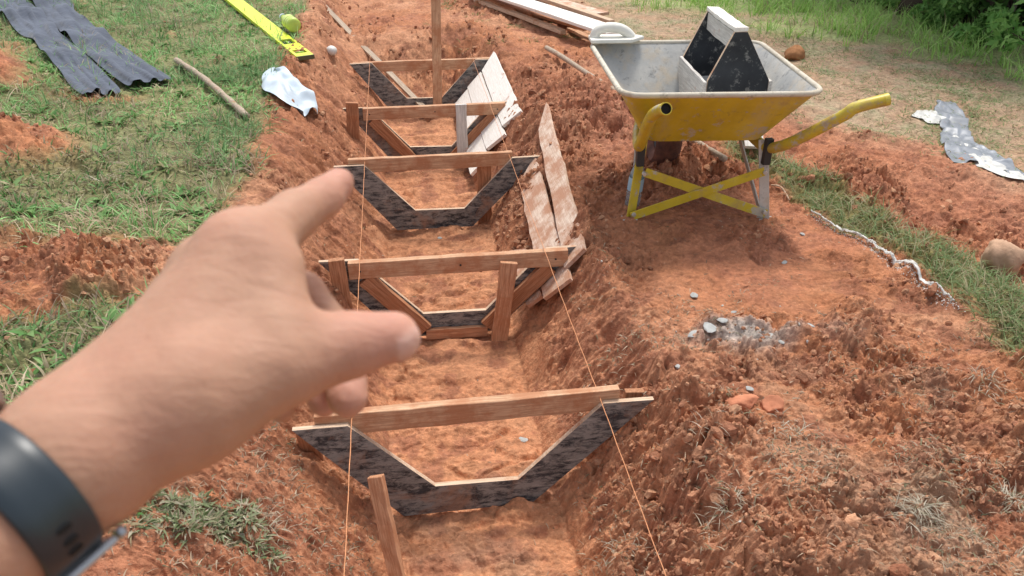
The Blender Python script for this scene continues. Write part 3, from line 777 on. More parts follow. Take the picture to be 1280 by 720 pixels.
# legs: each side a V of two flat bars and a cross brace between the rear pair
def flat(p0, p1, w, t, up): 
    p0 = Vector(p0); p1 = Vector(p1); X = (p1-p0); L = X.length; X.normalize(); Z = Vector(up); Z = (Z-X*Z.dot(X)).normalized(); Y = Z.cross(X)
    mb.box((p0+p1)/2, (L, w, t), Matrix((X, Y, Z)).transposed())
for s, mat in ((-1, M['yellow']), (1, M['zinc'])):
    fz = gz(*bar_xy(s*.275, .135, 0)[:2])-.004
    mb = MB(); flat(bar_xy(s*.235, .19, .34), bar_xy(s*.272, .135, fz), .038, .006, (.3*s, 1, 0)); flat(bar_xy(s*.262, .162, .10), bar_xy(s*.272, .147, fz), .02, .020, (0, 1, 0))
    lg = mb.build('leg', mat, wb, bevel=.001)
    mb = MB(); flat(bar_xy(s*.205, .50, .33), bar_xy(s*.262, .175, fz+.02), .032, .006, (1, 0, 0.2)); mb.build('leg', M['zinc'], wb, bevel=.001)
    mb = MB(); flat(bar_xy(s*.275-.03, .135, fz+.003), bar_xy(s*.275+.03, .135, fz+.003), .04, .006, (0, 0, 1)); mb.build('foot', M['steel'], lg, bevel=.001)
    mb = MB(); flat(bar_xy(s*.247, .160, .355), bar_xy(s*.247, .160, .25), .030, .024, (0, 1, 0)); mb.build('bracket', M['dark_metal'], wb, bevel=.002)
mb = MB(); flat(bar_xy(-.272, .124, .050), bar_xy(.235, .124, .235), .036, .005, (0, 1, 0)); mb.build('cross_brace', M['yellow'], wb, bevel=.001)
mb = MB(); flat(bar_xy(-.23, .131, .235), bar_xy(.272, .131, .050), .036, .005, (0, 1, 0)); mb.build('cross_brace', M['yellow'], wb, bevel=.001)
for (u_, z_) in ((-.262, .062), (.262, .062), (-.235, .233), (.235, .233)):
    mb = MB(); mb.tube([bar_xy(u_, .128, z_), bar_xy(u_, .112, z_)], .0085, 6, hint=(0, 0, 1)); mb.build('bolt', M['zinc'], wb, bevel=.001)
# wheel
wc = bar_xy(-.02, .80, .175)
f = Vector((.10, .995, 0)).normalized(); rgt = Vector((f.y, -f.x, 0))
T = Matrix((f, Vector((0, 0, 1)), rgt)).transposed().to_4x4(); T.translation = wc
prof = [(.095, -.030), (.11, -.052), (.14, -.060), (.162, -.045), (.172, -.016), (.172, .016), (.162, .045), (.14, .060), (.11, .052), (.095, .030), (.095, -.030)]
wh = thing('wheel', (0, 0, 0), None, None); wh.parent = wb; wh.location = wc-Vector(wb.location)
mb = MB(); mb.lathe(prof, T, 40); mb.build('tyre', M['tyre'], wh, auto=40)
mb = MB(); mb.lathe([(.0, -.03), (.03, -.032), (.035, -.012), (.08, -.012), (.099, -.030), (.099, .030), (.08, .012), (.035, .012), (.03, .032), (0, .03)], T, 32); mb.build('rim', M['dark_metal'], wh, auto=40)
mb = MB()
for s in (-1, 1): flat(bar_xy(s*.12, .72, .30), wc+rgt*s*.07, .03, .006, (1, 0, 0))
mb.tube([wc-rgt*.08, wc+rgt*.08], .009, 10); mb.build('fork', M['yellow'], wb, bevel=.001)

# box-shaped mould standing in the tray
def frame_axes(a, b):
    X = (Vector(b)-Vector(a)); X.z = 0; X.normalize(); return X
tb = thing('mould_box', (1.27, 2.98, .37), 'black gable-ended wooden carrying box standing in the wheelbarrow tray', 'box')
bd = Vector((.08, .99, 0)).normalized(); br = Vector((bd.y, -bd.x, 0)); b0 = Vector((1.300, 2.985, .370))
def bp(u, v, w): return b0+br*u+bd*v+Vector((0, 0, w))
def gable(v, name):
    mb = MB(); T = Matrix((br, Vector((0, 0, 1)), -bd)).transposed().to_4x4(); T.translation = bp(0, v, 0)
    mb.prism([(-.122, 0), (.122, 0), (.122, .160), (.010, .345), (-.040, .345), (-.122, .160)], T, .015, 0, 1); return mb.build(name, [M['boxblack'], M['edge']], tb, bevel=.0008)
gable(0, 'gable_end'); gable(.39, 'gable_end')
board('ridge_board', bp(-.015, .398, .354), bp(-.015, -.008, .354), .052, .016, M['white_board'], tb)
board('ridge_board', bp(-.034, .380, .308), bp(-.034, .009, .308), .012, .070, M['grey_board'], tb)
board('side_board', bp(-.130, .398, .080), bp(-.130, -.008, .080), .014, .150, M['grey_board'], tb)
board('side_board', bp(.130, .398, .080), bp(.130, -.008, .080), .014, .150, M['grey_board'], tb)
board('bottom_board', bp(0, .38, .008), bp(0, .009, .008), .24, .013, M['black'], tb)

# plastic float lying on the far left corner of the rim
fl_ = thing('plastering_float', bar_xy(-.30, .80, .61), 'white mortar-splashed float with a loop handle on the far left rim corner', 'float')
def q_(u, v, w): return bar_xy(-.29+u, .80+v, .582+w)
mb = MB(); mb.prism([(-.10, -.05), (.08, -.06), (.15, .0), (.10, .055), (-.09, .05)], Matrix.Translation(q_(0, 0, .008)), .016, 0, 0); mb.build('plate', M['white_mud'], fl_, bevel=.004)
mb = MB(); mb.tube(smooth_path([q_(-.075, 0, .010), q_(-.06, 0, .042), q_(-.02, 0, .055), q_(.03, 0, .052), q_(.065, 0, .036), q_(.09, 0, .012)]), .022, 12, hint=(0, 1, 0)); mb.build('grip', M['white_mud'], fl_, smooth=True)

# shovel lying behind and under the barrow
a = Vector(P(683, 63, .05)); b = Vector(P(904, 212, .035)); a.z = gz(a.x, a.y)+.045; b.z = gz(b.x, b.y)+.035
mb = MB(); n = 14; mb.tube([a.lerp(b, i/n)+Vector((0, 0, .004*math.sin(i*.9))) for i in range(n+1)], [.016+.001*math.sin(i*1.3) for i in range(n+1)], 12)
tag(mb.build('wooden_pole', M['wood_grey'], smooth=True), 'long grey wooden pole lying behind and under the wheelbarrow', 'pole')
c = Vector(P(938, 190, .03)); cz = gz(c.x, c.y)
o = board('board_offcut', (c.x-.03, c.y-.10, cz+.02), (c.x+.03, c.y+.10, cz+.07), .09, .016, M['grey_board']); tag(o, 'pale board offcut on the clay behind the right leg of the wheelbarrow', 'board')

# water bottle by the left leg
def m_clear(name, tint):
    t = NT(name, .08, .5); t.b.inputs['Base Color'].default_value = (*tint, 1); t.b.inputs['Transmission Weight'].default_value = .85; t.b.inputs['IOR'].default_value = 1.15; return t.m
M['pet'] = m_clear('thin_clear_plastic', (.72, .86, .92))
def bottle(loc, R_, label, body, cap, label_mat, h=.24, liquid=None, k=1.0):
    root = thing('plastic_bottle', loc, label, 'bottle', 'plastic bottles')
    T = Matrix.Translation(Vector(loc))@R_
    r = .031*k
    prof = [(0, .004), (.022*k, .0), (r, .008), (r, .03), (r*.93, .034), (r, .038), (r, .075), (r*.93, .079), (r, .083), (r, .145), (r*.92, .160), (.020*k, .190), (.0125*k, .205), (.0125*k, h-.022)]
    mb = MB(); mb.lathe(prof, T, 24); mb.build('body', body, root, smooth=True)
    mb = MB(); mb.lathe([(0, h), (.0155*k, h), (.0165*k, h-.003), (.0165*k, h-.020), (.0, h-.020)], T, 20); mb.build('cap', cap, root, auto=40)
    mb = MB(); mb.lathe([(r*1.02, .086), (r*1.02, .142)], T, 24); mb.build('wrapper', label_mat, root, smooth=True)
    if liquid:
        mb = MB(); mb.lathe([(0, .008), (r*.92, .010), (r*.92, .13), (0, .13)], T, 20); mb.build('liquid', liquid, root, smooth=True)
    return root
bl = Vector(P(789, 264, .0)); bl.z = gz(bl.x, bl.y)-.01
bottle(bl, Matrix.Rotation(math.radians(5), 4, 'Y'), 'clear water bottle with a blue cap standing at the left leg of the wheelbarrow', M['pet'], M['cap_blue'], m_plain('pale_blue_label', (.35, .52, .62), .4))
lb = Vector(P(336, 10, .25)); lb.z = gz(lb.x, lb.y)+.075
e2 = Vector(P(368, 33, .25)); dirv = (e2-lb); dirv.z = 0; dirv.normalize()
Rq = Vector((0, 0, 1)).rotation_difference(-dirv).to_matrix().to_4x4()
e2.z = lb.z
bottle(e2+Vector((0, 0, .0)), Rq, 'bottle with pale cap and lime green body lying in the grass by the level', m_plain('lime_plastic', (.50, .62, .12), .35), m_plain('pale_blue_cap', (.55, .66, .72), .4), m_plain('lime_label', (.58, .70, .18), .4), k=1.5, h=.30)

# ------------------------------------------------------------------ left bank things
def relax_cloth(P0, floor, cu, cv, steps=170, seed=0, bend=.22, top=.10):
    """let a sheet that is longer and wider than the room it has buckle into folds on the ground"""
    r = np.random.default_rng(seed); X = P0.copy(); nu, nv, _ = X.shape
    Lu = np.linalg.norm(np.diff(P0, axis=0), axis=2)*cu; Lv = np.linalg.norm(np.diff(P0, axis=1), axis=2)*cv
    d1 = np.sqrt(Lu[:, :-1]**2+Lv[:-1]**2)
    gu, gv = np.meshgrid(np.arange(nu)/nu*9, np.arange(nv)/nv*4, indexing='ij')
    X[..., 2] += .012+.03*fbm(gu*1.3+seed, gv*1.3, 900+seed, 2)
    prev = X.copy()
    def solve(a, b, L, k):
        d = b-a; n = np.linalg.norm(d, axis=2); c = (k*.5*(n-L)/np.maximum(n, 1e-6))[..., None]*d
        a += c; b -= c
    def solve_min(a, b, L, k):
        d = b-a; n = np.linalg.norm(d, axis=2); c = (k*.5*np.minimum(n-L, 0)/np.maximum(n, 1e-6))[..., None]*d
        a += c; b -= c
    for it in range(steps):
        v = (X-prev)*.90; prev = X.copy(); X = X+v; X[..., 2] -= .0004
        for _ in range(3):
            for o in (0, 1):
                m = (nu-1-o+1)//2; solve(X[o:o+2*m:2][:m], X[o+1:o+1+2*m:2][:m], Lu[o::2][:m], .9)
                m = (nv-1-o+1)//2; solve(X[:, o:o+2*m:2][:, :m], X[:, o+1:o+1+2*m:2][:, :m], Lv[:, o::2][:, :m], .9)
            solve(X[:-1, :-1], X[1:, 1:], d1, .10); solve(X[1:, :-1], X[:-1, 1:], d1, .10)
            solve_min(X[:-2], X[2:], Lu[:-1]+Lu[1:]-.25*(Lu[:-1]+Lu[1:]), bend); solve_min(X[:, :-2], X[:, 2:], (Lv[:, :-1]+Lv[:, 1:])*.75, bend)
        # hold the outline near where it lies and keep it on the ground
        X[..., :2] += (P0[..., :2]-X[..., :2])*.035
        low = X[..., 2] < floor; X[..., 2] = np.where(low, floor, np.minimum(X[..., 2], floor+top))
        X[..., :2] = np.where(low[..., None], prev[..., :2]+(X[..., :2]-prev[..., :2])*.4, X[..., :2])
    return X
def ribbon_cloth(path, widths, height, name, mat, parent=None, seed=0, folds=.02, nu=70, nv=30, thick=.006, lift=.01, freq=1.0, style=None, sim=None):
    """cloth lying on the ground along a path, with lengthwise and cross wrinkles"""
    pts = smooth_path([Vector((p[0], p[1], 0)) for p in path], 10); L = [0]
    for a, b in zip(pts[:-1], pts[1:]): L.append(L[-1]+(b-a).length)
    tot = L[-1]; us = np.linspace(0, 1, nu); V = []
    px = np.interp(us*tot, L, [p.x for p in pts]); py = np.interp(us*tot, L, [p.y for p in pts])
    tx = np.gradient(px); ty = np.gradient(py); q = np.hypot(tx, ty); tx /= q; ty /= q
    w = np.interp(us, np.linspace(0, 1, len(widths)), widths)
    vv = np.linspace(-1, 1, nv)
    U, W_ = np.meshgrid(us, vv, indexing='ij')
    ex = 1+.10*fbm(U*tot*7+seed, W_*0+seed, 500+seed, 3)
    X = px[:, None]+(-ty)[:, None]*W_*(w[:, None]*ex); Y = py[:, None]+tx[:, None]*W_*(w[:, None]*ex)
    s = U*tot
    wa = fbm(s*3*freq+seed, W_*1.2, 510+seed, 3)
    r1 = 1-np.abs(fbm(s*1.5*freq+seed*3+W_*.4, W_*2.3+wa*1.6, 520+seed, 1))*2.6
    r2 = 1-np.abs(fbm(s*4*freq+W_*1.0+wa*2, W_*3.6+wa*1.9, 530+seed, 2))*2.2
    prof = np.clip(1-np.abs(W_)**3.0, 0, 1)**.6
    if style == 'cloth':
        prof = np.clip(1-np.abs(W_)**6.0, 0, 1)**.5
        r1 = 1-1.5*np.abs(np.sin(W_*2.4+2.2*wa+s*.9+seed))**.8+.5*(1-np.abs(np.sin(W_*5.2-1.6*wa+s*2.3)))
        wb_ = fbm(s*5+seed, W_*2, 540+seed, 2)
        r2 = (1-np.abs(np.sin(s*7+W_*3.0*np.sin(seed*2.3)+5*wb_))*1.6)*sst(-.05, .35, fbm(s*2.4, W_*1.5+seed, 545, 2))*1.1
    Z = ground(X.ravel(), Y.ravel()).reshape(X.shape)
    # the cloth bridges small dips
    Zs = Z.copy()
    for _ in range(14):
        Zs[1:-1, 1:-1] = (Zs[:-2, 1:-1]+Zs[2:, 1:-1]+Zs[1:-1, :-2]+Zs[1:-1, 2:])/4
    Zs = np.maximum(Zs, Z-.01)
    H = height*prof*(1+.0*U)+folds*prof*np.clip(r1, -.4, 1)+folds*.45*prof*np.clip(r2, -.3, 1)
    H = np.maximum(H, .004)*(.25+.75*sst(0, .035, U)*sst(1, .965, U))
    Zt = Zs+lift+H
    V = np.stack([X, Y, Zt], -1).reshape(-1, 3)
    if sim:
        XX = relax_cloth(np.stack([X, Y, Zs+lift+sim[3]*(1-W_**4)], -1), Zs+lift*.6, sim[0], sim[1], seed=seed, top=sim[2]); V = XX.reshape(-1, 3)
    idx = np.arange(nu*nv).reshape(nu, nv)
    Fq = np.stack([idx[:-1, :-1], idx[1:, :-1], idx[1:, 1:], idx[:-1, 1:]], -1).reshape(-1, 4)[:, ::-1]
    V = V-worldoff(parent)
    me = fmesh(name, V, Fq, [mat], smooth=True); o = link(name, me, parent)
    # thickness: down to the ground at the sides so it reads as a layered garment
    mo = o.modifiers.new('s', 'SOLIDIFY'); mo.thickness = thick; mo.offset = -1
    if sim: mo = o.modifiers.new('sub', 'SUBSURF'); mo.levels = 3; mo.render_levels = 3
    return o
def G(px, py, z=.2): p = P(px, py, z); return (p[0], p[1])
tr = thing('trousers', (*G(90, 50), gz(*G(90, 50))), 'crumpled dark blue-grey trousers thrown on the grass', 'trousers')
ribbon_cloth([G(85, -75), G(54, -20), G(70, 20), G(112, 58), G(188, 106)], [.17, .155, .13, .11, .095, .115], .025, 'trouser_leg', M['denim'], tr, seed=3, folds=.045, thick=.006, nu=46, nv=15, lift=.045, sim=(1.035, 1.38, .10, .03))
ribbon_cloth([G(-60, -60), G(-5, 0), G(42, 44), G(82, 78), G(128, 120)], [.17, .155, .13, .11, .095, .09], .025, 'trouser_leg', M['denim'], tr, seed=9, folds=.045, thick=.006, nu=46, nv=15, lift=.035, sim=(1.035, 1.38, .10, .03))
ribbon_cloth([G(-110, -100), G(-40, -50), G(30, -25), G(100, -30)], [.14, .26, .26, .15], .075, 'trouser_seat', M['denim'], tr, seed=5, folds=.05, thick=.006, nu=30, nv=15, lift=.035, sim=(1.08, 1.12, .09, .02))
# spirit level, lying on its wide side
lv_a = Vector(P(283, -4, .22)); lv_b = Vector(P(381, 66, .20))
lv_a.z = gz(lv_a.x, lv_a.y)+.03; lv_b.z = gz(lv_b.x, lv_b.y)+.035
X = (lv_b-lv_a); Lv = X.length; X.normalize(); Z = Vector((0, 0, 1)); Z = (Z-X*Z.dot(X)).normalized(); Y = Z.cross(X)
lvl = thing('spirit_level', lv_b, 'long fluorescent yellow spirit level lying on the grass', 'spirit level')
def lp(a, b, c): return lv_b-X*a+Y*b+Z*c
Rl = Matrix((X, Y, Z)).transposed()
mb = MB()
hw = .055
for (a0, a1) in ((0, .07), (.15, .30), (.42, Lv+.3)): mb.box(lp((a0+a1)/2, 0, 0), (a1-a0, hw*1.98, .024), Rl)
for b_ in (-1, 1):
    mb.box(lp(.11, b_*hw*.82, 0), (.08, hw*.34, .024), Rl); mb.box(lp(.36, b_*hw*.82, 0), (.12, hw*.34, .024), Rl)
mb.build('level_body', M['fluo'], lvl, bevel=.002)
mb = MB(); mb.box(lp(.36, 0, -.006), (.12, hw*1.3, .006), Rl); mb.build('window_recess', M['black_hole'], lvl)
mb = MB(); mb.box(lp(.11, 0, -.006), (.08, hw*1.3, .006), Rl); mb.build('window_recess', M['black_hole'], lvl)
mb = MB(); mb.tube([lp(.33, 0, .003), lp(.39, 0, .003)], .007, 10); mb.build('vial', m_plain('green_vial', (.35, .55, .08), .15), lvl, smooth=True)
mb = MB(); mb.tube([lp(.11, -.025, .003), lp(.11, .025, .003)], .007, 10); mb.build('vial', m_plain('green_vial_fluid', (.35, .55, .08), .15), lvl, smooth=True)
mb = MB(); mb.box(lp(-.004, 0, 0), (.008, hw*2.02, .026), Rl); mb.build('end_cap', m_plain('dark_end_cap', (.10, .10, .05), .5), lvl, bevel=.001)
# pale blue bag
bg = ribbon_cloth([G(344, 96, .15), G(354, 112, .15), G(366, 126, .14), G(384, 136, .12)], [.006, .06, .10, .11, .06], .045, 'plastic_bag', M['plastic_blue'], None, seed=41, nu=13, nv=9, thick=.002, lift=.05, sim=(1.10, 1.20, .09, .05))
tag(bg, 'crumpled pale blue plastic bag at the edge of the left bank', 'bag')
# white ball
c = Vector(P(412, 43, .2)); 
me_v, f3 = ico(3); dd = fbm(me_v[:, 0]*2+5, me_v[:, 1]*2+me_v[:, 2], 610, 3)
me = fmesh('white_stone', me_v*(.038*(1+.12*dd))[:, None]*np.array([1, 1, .85]), f3, [M['plastic_white']], smooth=True); o = link('white_stone', me); o.location = (c.x, c.y, gz(c.x, c.y)+.03)
tag(o, 'small round white stone in the grass above the far left bank', 'stone')
# sticks
def stick(pts, r, mat, label, name='stick', cat='stick', k=6, group=None):
    mb = MB(); pp = smooth_path(pts, k); n = len(pp); mb.tube(pp, [r*(1+.12*math.sin(i*2.1)) for i in range(n)], 9); o = mb.build(name, mat, smooth=True); return tag(o, label, cat, group)
def gp(px, py, z, h=.02): p = P(px, py, z); return (p[0], p[1], gz(p[0], p[1])+h)
stick([gp(222, 83, .18, .03), gp(255, 104, .18, .035), gp(285, 125, .18, .03), gp(309, 147, .17, .02)], .017, M['wood_grey'], 'short weathered stick lying on the grass beside the trousers')
pa = P(388, 0, .15); pb = P(537, 73, .06)
o = board('wooden_lath', (pa[0], pa[1], gz(pa[0], pa[1])+.03), (pb[0], pb[1], gz(pb[0], pb[1])+.03), .045, .02, M['wood_grey']); tag(o, 'long thin lath on the ground reaching the far end of the trench', 'lath')

# ------------------------------------------------------------------ lumber heap at the far end
gl_ = 'sawn boards piled behind the trench'
def lum(a, b, w, t, mat, label, z0=.0, z1=.0):
    p = Vector(P(*a, z0+.03)); q = Vector(P(*b, z1+.03)); p.z = max(z0+.03, gz(p.x, p.y)+t/2); q.z = max(z1+.03, gz(q.x, q.y)+t/2)
    o = board('sawn_board', p, q, w, t, mat, seg=6); tag(o, label, 'board', gl_)
lum((598, -14), (772, 42), .19, .024, M['white_board'], 'widest white board of the heap, running to the far corner of the wheelbarrow', .10, .13)
lum((560, -12), (704, 40), .05, .03, M['edge'], 'narrow cream batten lowest in front of the heap', .01, .02)
lum((560, -24), (640, 14), .07, .022, M['wood'], 'brownish board at the left end of the heap', .03, .03)
lum((640, -14), (765, 27), .05, .025, M['edge'], 'cream batten lying just behind the widest white board', .10, .12)
lum((655, -8), (752, 18), .15, .025, M['pink_board'], 'light brown board with a square end at the back of the heap', .03, .06)
lum((712, 36), (742, 50), .05, .02, M['wood'], 'short light batten poking out under the widest white board', .0, .0)
lum((600, 2), (735, 36), .10, .022, M['wood_dark'], 'dark board in the shade under the widest white board', .0, .02)

# ------------------------------------------------------------------ right side things
ps = thing('plastic_sheet', (*G(1200, 170, 0), 0), 'crumpled silver and white plastic sheet on bare ground', 'plastic sheet')
ribbon_cloth([G(1182, 128, .02), G(1192, 150, .02), G(1200, 172, .02), G(1214, 200, .02)], [.045, .075, .055, .085, .07], .012, 'sheet_fold', M['plastic_grey'], ps, sim=(1.12, 1.25, .08, .02), seed=21, nu=22, nv=10, freq=1.6, thick=.003)
ribbon_cloth([G(1152, 146, .02), G(1172, 143, .02), G(1190, 146, .02)], [.05, .09, .06], .02, 'sheet_fold', M['plastic_white'], ps, sim=(1.15, 1.25, .06, .01), seed=22, nu=13, nv=8, freq=1.8, thick=.003)
ribbon_cloth([G(1196, 158, .03), G(1225, 174, .03), G(1250, 196, .03), G(1290, 222, .03)], [.02, .035, .055, .05, .02], .02, 'sheet_fold', M['plastic_grey'], ps, sim=(1.12, 1.3, .07, .01), seed=23, nu=30, nv=8, freq=1.5, thick=.003)
ribbon_cloth([G(1198, 156, .06), G(1222, 176, .06), G(1246, 196, .06), G(1262, 212, .03), G(1285, 218, .03)], [.012, .02, .035, .045, .02], .03, 'sheet_fold', M['plastic_white'], ps, sim=(1.12, 1.3, .07, .03), seed=24, nu=30, nv=6, freq=1.8, thick=.003)
# thin strip of crumpled white film along the grass band
o = ribbon_cloth([G(1012, 272, .0), G(1045, 290, 0), G(1080, 307, 0), G(1115, 332, 0), G(1150, 358, 0), G(1190, 384, 0)], [.0012, .0018, .005, .003, .007, .0035, .008, .004, .002], .001, 'plastic_strip', M['plastic_white'], None, seed=31, folds=.009, nu=240, nv=18, freq=6.5, thick=.002, lift=.012)
tag(o, 'crumpled white plastic strip lying along the grass band', 'plastic strip')
stick([gp(962, 243, 0, .012), gp(974, 247, 0, .012), gp(986, 253, 0, .010)], .004, M['edge'], 'thin pale twig just right of the wheelbarrow legs', 'twig', 'twig')
def lump(name, px, py, size, mat, label, cat, seed, z=0.0, group=None, sink=.3, sq=(1, 1, 1), sub=4):
    v, f3 = ico(sub); r = np.random.default_rng(seed); q = v.copy()
    for k in range(9):
        d = r.normal(size=3); d /= np.linalg.norm(d); lim = r.uniform(.55, .9) if name != 'rock' else r.uniform(.80, .96); s_ = q@d; q = q-np.outer(np.clip(s_-lim, 0, None), d)
    nn = fbm(v[:, 0]*2.2+seed, v[:, 1]*2.2+v[:, 2]*1.7, 700+seed, 4); n2_ = fbm(v[:, 0]*7+seed, v[:, 1]*7+v[:, 2]*6, 740+seed, 3); q = q*(1+.16*nn+.07*n2_)[:, None]
    q = q*np.array(sq)*size
    me = fmesh(name, q, f3, [mat], smooth=True); o = link(name, me)
    p = P(px, py, z); o.location = (p[0], p[1], gz(p[0], p[1])+size*sq[2]*(1-2*sink)); o.rotation_euler = (0, 0, r.uniform(0, 6))
    return tag(o, label, cat, group)
lump('rock', 1249, 336, .072, M['rock'], 'rounded clay-brown rock at the right edge beyond the grass band', 'rock', 4, sq=(1, .9, 1), sink=.12)
lump('rock', 993, 73, .075, m_plain('rusty_clay', (.34, .16, .07), .9, .2, var=.3, vs=12, bump=.01, bs=25), 'rusty orange clod on tan ground behind the wheelbarrow box', 'rock', 9, sq=(1.2, .9, .8))
lump('clay_lump', 926, 516, .045, M['brick'], 'flat-topped brick-red lump right of the nearest template', 'clay lump', 12, sq=(1.25, .8, .6))
lump('clay_lump', 964, 520, .032, M['brick'], 'smaller round brick-red lump beside the flat-topped one', 'clay lump', 14)
chips = [(866, 427, .020, 'large grey mortar flake at the left of the mortar patch'), (885, 422, .026, 'largest grey mortar flake of the patch'), (901, 418, .016, 'grey flake touching the largest one'),
         (868, 368, .016, 'lone white chip below the wheelbarrow legs'), (962, 424, .016, 'white chip in the middle of the mortar patch'), (975, 428, .013, 'small white chip beside the middle one of the mortar patch'),
         (936, 489, .011, 'white chip above the flat-topped red lump'), (918, 388, .010, 'tiny white chip between the wheelbarrow and the mortar patch'), (549, 290, .012, 'white chip on the trench floor below the third template'),
         (653, 546, .018, 'grey stone on the trench floor inside the nearest template'), (1003, 294, .012, 'pale chip at the near end of the twig'), (846, 466, .011, 'chip below the left end of the mortar patch'),
         (981, 324, .012, 'pink-white chip left of the plastic strip'), (1010, 421, .012, 'pale chip at the right of the mortar patch')]
for i, (px, py, s_, lab) in enumerate(chips):
    zz_ = -.34 if i in (8, 9) else 0.01
    lump('mortar_chip', px, py, s_, M['mort'], lab, 'chip', 30+i, z=zz_, group='pale mortar chips on the clay', sq=(1.35, .85, .34), sub=2, sink=.15)
    bpy.context.scene.objects[-1].data.polygons.foreach_set('use_smooth', [False]*len(bpy.context.scene.objects[-1].data.polygons))
x, y = region(700, lambda x, y: np.clip(.9*blob(x, y, 1.02, 1.98, .28, .10)+.012*sst(3.5, 1.5, y)+.02*blob(x, y, 1.1, 3.6, .4, .4), 0, 1), (-.4, 2.6, .9, 4.5))
n = len(x); t_ = rng.uniform(.75, 1.1, (n, 1))
cm = NT('pale_grit', .9, .2); cm.color(cm.attr())
o = scatter_lumps('mortar_grit', x, y, .0025+.006*rng.uniform(0, 1, n)**2.5, np.array([[.55, .52, .46]])*t_, lump_variants(1, 8, 44), cm.m, .2); o['label'] = 'pale mortar grit scattered on the clay'
u = rng.uniform(0, 1, 900); lx = [G(1012, 272, 0), G(1080, 308, 0), G(1115, 335, 0), G(1150, 362, 0), G(1196, 388, 0)]
x = np.interp(u, np.linspace(0, 1, 5), [q[0] for q in lx])+rng.normal(0, .013, 900); y = np.interp(u, np.linspace(0, 1, 5), [q[1] for q in lx])+rng.normal(0, .013, 900)
o = scatter_lumps('white_powder', x, y, .0015+.0025*rng.uniform(0, 1, 900)**2, np.array([[.74, .73, .68]])*rng.uniform(.8, 1.1, (900, 1)), lump_variants(1, 8, 47), cm.m, .2); o['label'] = 'white powder crumbs spilled along the grass band'

# ------------------------------------------------------------------ trees and undergrowth
def leaf_cloud(centers, radii, per, size, cols, r):
    V = []; C = []
    for c, R_, n in zip(centers, radii, per):
        d = r.normal(size=(n, 3)); d /= np.linalg.norm(d, axis=1)[:, None]; rad = r.uniform(.25, 1, n)**.45
        p = np.array(c)+d*rad[:, None]*np.array(R_)
        a = r.normal(size=(n, 3)); a /= np.linalg.norm(a, axis=1)[:, None]; b = np.cross(a, r.normal(size=(n, 3))); b /= np.linalg.norm(b, axis=1)[:, None]
        s = size*r.uniform(.6, 1.5, n)[:, None]
        V.append(np.stack([p-a*s, p-b*s*.38+a*s*.1, p+a*s, p+b*s*.38+a*s*.1], 1))
        t = r.uniform(0, 1, (n, 1)); base = r.uniform(.75, 1.2)
        C.append(np.repeat((np.array([cols[0]])*(1-t)+np.array([cols[1]])*t)*base, 4, 0))
    V = np.concatenate(V).reshape(-1, 3); C = np.concatenate(C)
    return V, np.arange(len(V)).reshape(-1, 4), C
gt = 'trees at the edge of the field'
def tree(x, y, h, r0, label, seed, pale=False, leaves=2600):
    r = np.random.default_rng(seed); z0 = gz(x, y)-.05
    root = thing('tree', (x, y, z0), label, 'tree', gt)
    mb = MB(); lean = r.uniform(-.06, .06, 2); pts = []; rad = []
    for i in range(13):
        u = i/12; pts.append((x+lean[0]*h*u+.04*math.sin(u*5+seed), y+lean[1]*h*u+.04*math.cos(u*4+seed), z0+h*.85*u)); rad.append(r0*(1-.7*u)*(1+.5*math.exp(-u*25)))
    mb.tube(pts, rad, 12, hint=(1, 0, 0))
    cs = []; rs_ = []
    for k in range(9):
        u = r.uniform(.45, .95); b = Vector(pts[int(u*12)]); a = r.uniform(0, 6.28); L = h*.22*r.uniform(.6, 1.1); e = b+Vector((math.cos(a)*L, math.sin(a)*L, L*.5))
        mb.tube([b, b.lerp(e, .5)+Vector((0, 0, -.03)), e], [r0*.3, r0*.2, r0*.07], 7); cs.append(e); rs_.append((h*.15, h*.15, h*.10))
    cs.append(pts[-1]); rs_.append((h*.17, h*.17, h*.13))
    mb.build('trunk', M['bark_pale'] if pale else M['bark'], root, smooth=True)
    V, Fq, C = leaf_cloud(cs, rs_, [leaves//10]*10, .055, ((.030, .075, .018), (.085, .16, .035)), r)
    me = fmesh('crown', V-np.array(root.location), Fq, [M['leaf']]); set_col(me, C); link('crown', me, root)
tl = [(1083, 4, .085, 3.6, 'dark-trunked tree leftmost of those at the meadow edge', 0), (1145, 22, .13, 4.2, 'thick dark tree trunk at the meadow edge, left of the two thin pale ones', 0), (1180, 36, .022, 3.0, 'thin pale sapling, left one of the close pair', 1), (1188, 36, .018, 2.9, 'thin pale sapling, right one of the close pair', 1),
      (1214, 16, .09, 3.8, 'dark tree trunk between the pale saplings and the right corner', 0), (1243, 44, .12, 3.8, 'broad dark trunk nearest the right corner', 0), (1256, 50, .018, 2.8, 'thin pale sapling in front of the broad dark trunk', 1), (1292, 40, .10, 3.6, 'dark tree at the very right corner', 0)]
for i, (px, py, r0, h, lab, pale) in enumerate(tl):
    p = P(px, py, 0); tree(p[0], p[1], h, r0, lab, 50+i, bool(pale), 1200 if pale else 2600)
rt = np.random.default_rng(77)
for i in range(12):
    u = i/11; x = 4.4+u*7.0+rt.uniform(-.3, .3); y = 10.6-u*4.0+rt.uniform(-.4, .6)
    tree(x, y, rt.uniform(4.2, 5.2), rt.uniform(.08, .14), 'dark forest tree in the shade behind the front trees', 80+i, False, 2400)
